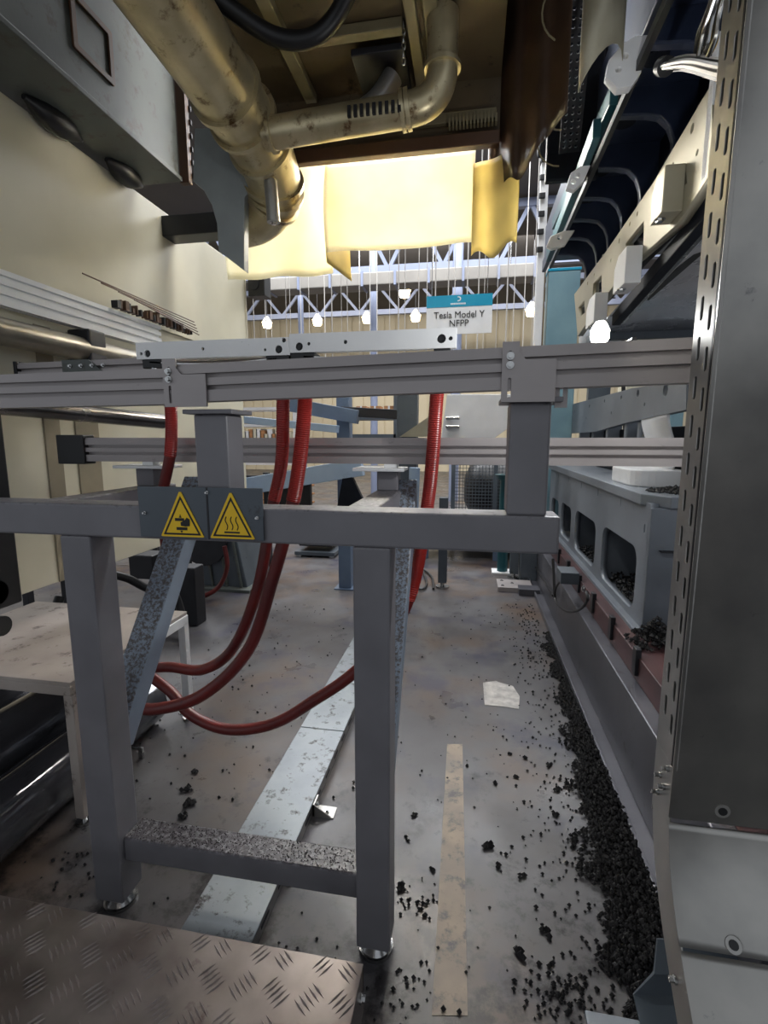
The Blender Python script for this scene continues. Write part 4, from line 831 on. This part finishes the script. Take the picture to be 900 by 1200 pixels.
MB().tube([Vector((x, 7.9, .75)) for x in (-.1, 0, .15, .8, .9)], [.2, .4, .5, .5, .3], 24).build('drum', DARK, bk, True); B('bed', -.1, .9, 7.6, 8.3, 0, .35, BLACKM, bk, .01)
tc_ = thing('teal_bollard', 'dark teal bollard with a wider head beside the right upright', 'bollard', at(590, 600, Y=5.7))
a = at(591, 600, Y=5.7); z1 = at(591, 556, Y=5.7).z
MB().cyl((a.x, 5.7, 0), (a.x, 5.7, z1), .06, 18).build('bollard_body', TEALD, tc_, True); MB().cyl((a.x, 5.7, z1 - .06), (a.x, 5.7, z1), .09, 18, .12).build('bollard_head', TEALD, tc_, True); B('bollard_plate', a.x - .12, a.x + .12, 5.6, 5.8, 0, .02, WHITE, tc_, .002)
# roller conveyor low at the back, its legs
cv = thing('roller_conveyor', 'low roller conveyor with a pale side beam at the end of the aisle', 'conveyor', (0, 6.2, 0))
B('side_beam', -.75, 1.0, 6.2, 6.28, .40, .55, ALUW, cv, .004); B('dark_belt', -.75, 1.0, 6.26, 6.9, .30, .50, BLACKM, cv, .004)
for x in (-.6, .3, .85): B('leg', x, x + .08, 6.22, 6.3, 0, .4, BLUEG, cv, .004)
for i in range(16): MB().cyl((-.7 + .11 * i, 6.14, .28), (-.7 + .11 * i, 6.2, .28), .035, 10).build('roller', GREYD, cv, True)
for (px, lab) in ((518, 'slim grey adjustable post standing on the floor behind the leg'), (602, 'grey adjustable post standing by the end of the machine base')):
    a = at(px, 690 if px < 600 else 679, Z=0); t = thing('support_post', lab, 'post', (a.x, a.y, 0)); B('post_tube', a.x - .045, a.x + .045, a.y, a.y + .09, .06, .95, GREYD, t, .004)
    MB().cyl((a.x, a.y + .045, 0), (a.x, a.y + .045, .02), .07, 16).cyl((a.x, a.y + .045, .02), (a.x, a.y + .045, .07), .02, 10).build('foot', STEEL, t, True)
# pedestal
pd = thing('machine_pedestal', 'dark grey tapered machine pedestal with ribs behind the warning plate', 'pedestal', (-2.4, 4.7, 0))
a = at(225, 690, Z=0); c_ = at(296, 688, Z=0)
MB().prism([(a.x, 0), (c_.x, 0), (c_.x - .18, .95), (a.x + .12, .95)], (0, 4.55, 0), (1, 0, 0), (0, 0, 1), (0, .6, 0)).build('pedestal_body', GREYD, pd, bevel=.01)
for k in range(3): MB().bar((c_.x - .06 - .16 * k, 4.54, .02), (c_.x - .20 - .14 * k, 4.54, .95), .02, .03, (0, 1, 0)).build('rib', GREYP, pd)
B('pedestal_foot', a.x - .1, c_.x + .06, 4.45, 5.2, 0, .03, GREYP, pd, .003)
MB().cyl((a.x + .15, 4.5, .5), (a.x + .15, 4.54, .5), .25, 24).build('round_cover', BLACKM, pd, True)
rc = MB().tube(spline([at(263, 640, Y=4.2), at(266, 665, Y=4.2), at(256, 688, Y=4.2), at(235, 700, Y=4.15), at(205, 706, Y=4.1)], 8), .022, 10).build('red_cable', REDD, None, True); tag(rc, 'thin red hose curving down in front of the dark pedestal', 'hose')
# benches at the back
for (px0, px1, py, Y, lab, m) in ((338, 402, 634, 6.8, 'low white bench at the back behind the two red hoses', WHITE), (345, 392, 646, 6.0, 'small grey-topped bench at the back beside the blue column', GREYD)):
    a = at(px0, py, Y=Y); c_ = at(px1, py, Y=Y); t = thing('back_bench', lab, 'bench', (a.x, Y, 0)); B('bench_top', a.x, c_.x, Y, Y + .6, a.z - .05, a.z, m, t, .004)
    for x in (a.x + .02, c_.x - .08): B('bench_leg', x, x + .06, Y + .02, Y + .08, 0, a.z - .05, WHITE, t, .004)
    B('bench_shelf', a.x + .05, c_.x - .05, Y + .05, Y + .5, .14, .2, BLACKM, t, .004)
# loose black cable at the end of the aisle
tag(MB().tube(spline([at(x, y, Z=.02) for x, y in ((480, 672), (492, 690), (500, 684), (496, 668), (506, 676), (508, 690))], 8), .012, 8).build('black_cable', DARK, None, True), 'loose black cable coiled on the floor beside the slim post', 'cable')
# ------------------------------------------------------------------ floor litter
pp_ = [at(x, y, Z=.002) for x, y in ((566, 800), (581, 798), (586, 800), (601, 804), (609, 816), (608, 831), (590, 828), (568, 826))]
pm_ = MB(); pm_.add(pp_, [tuple(range(len(pp_)))])
pr_ = pm_.build('paper_scrap', PAPER, None, solid=.0015); tag(pr_, 'torn dirty white paper scrap lying on the aisle floor', 'paper')
pile = MB()
bnd = [(3.9, .60), (3.2, .57), (2.61, .53), (2.07, .49), (1.63, .42), (1.5, .46), (1.35, .45), (1.15, .42)]
def left_edge(y):
    for (y1, x1), (y0, x0) in zip(bnd, bnd[1:]):
        if y0 <= y <= y1: return x0 + (x1 - x0) * (y - y0) / (y1 - y0)
    return .5
for i in range(8500):
    y = 1.15 + 2.75 * random.random() ** 1.5; xl = left_edge(y) + .03 * math.sin(y * 17) + .02 * math.sin(y * 41); t = random.random() ** .75
    x = xl + (.645 - xl) * t
    if random.random() > .35 + .65 * t and random.random() > max(0, 2.4 - y): continue
    pile.lump((x, y, .004 + random.random() * (.01 + .055 * t * min(1, max(.15, (3.2 - y) / 1.2)))), random.uniform(.006, .012))
o = pile.build('scrap_pile', RUBBER); o['kind'] = 'stuff'; tag(o, 'drift of black rubber granules along the machine base flange', 'scrap')
sct = MB()
def sc(x, y, r): sct.lump((x, y, r * .6), r)
for i in range(420):
    y = random.uniform(1.1, 4.6); x = left_edge(min(max(y, 1.15), 3.9)) - abs(random.gauss(0, .13)); sc(x, y, random.uniform(.004, .010))
for i in range(260): sc(random.uniform(-1.9, -.3), random.uniform(1.0, 4.2), random.choice((.004, .005, .006, .009)))
for i in range(90): sc(random.uniform(-.2, .4), random.uniform(1.1, 4.6), random.choice((.004, .005, .007)))
for cx, cy, n, s_ in ((-.12, 1.18, 30, .06), (-.45, 1.15, 30, .08), (-.95, 1.08, 20, .07), (.30, 1.22, 110, .07), (-.15, 1.45, 40, .05), (-1.35, 1.35, 40, .08)):
    for i in range(n): sc(random.gauss(cx, s_), random.gauss(cy, s_ * .8), random.uniform(.004, .010))
o = sct.build('scattered_granules', RUBBER); o['kind'] = 'stuff'; tag(o, 'black rubber crumbs scattered over the floor', 'scrap')
# crumbs lying on top of the stretcher
st = MB()
for i in range(1100): st.lump((random.uniform(-1.07, -.31), random.uniform(1.25, 1.33), .269), random.uniform(.001, .003))
o = st.build('crumbs_on_stretcher', DUST); o['kind'] = 'stuff'; tag(o, 'dark crumbs and dust lying on top of the low stretcher', 'scrap')
for k, (px, py, r) in enumerate(((572, 993, .022), (584, 1016, .014), (612, 1028, .015), (640, 1095, .018), (608, 1120, .02), (486, 956, .014), (477, 984, .012), (604, 912, .013), (617, 890, .016), (580, 918, .014), (548, 898, .01), (652, 926, .016), (644, 898, .016), (218, 926, .022), (222, 944, .026), (214, 958, .02), (229, 905, .016), (505, 1020, .012), (455, 1048, .024), (470, 1040, .02), (650, 955, .016), (598, 885, .013))):
    c_ = at(px, py, Z=0); m = MB()
    for q in range(5): m.lump((c_.x + random.uniform(-.7, .7) * r, c_.y + random.uniform(-.7, .7) * r, r * .45), r * .7)
    tag(m.build('rubber_scrap', RUBBER), 'lump of black rubber scrap lying loose on the floor', 'scrap', 'loose rubber lumps on the floor')
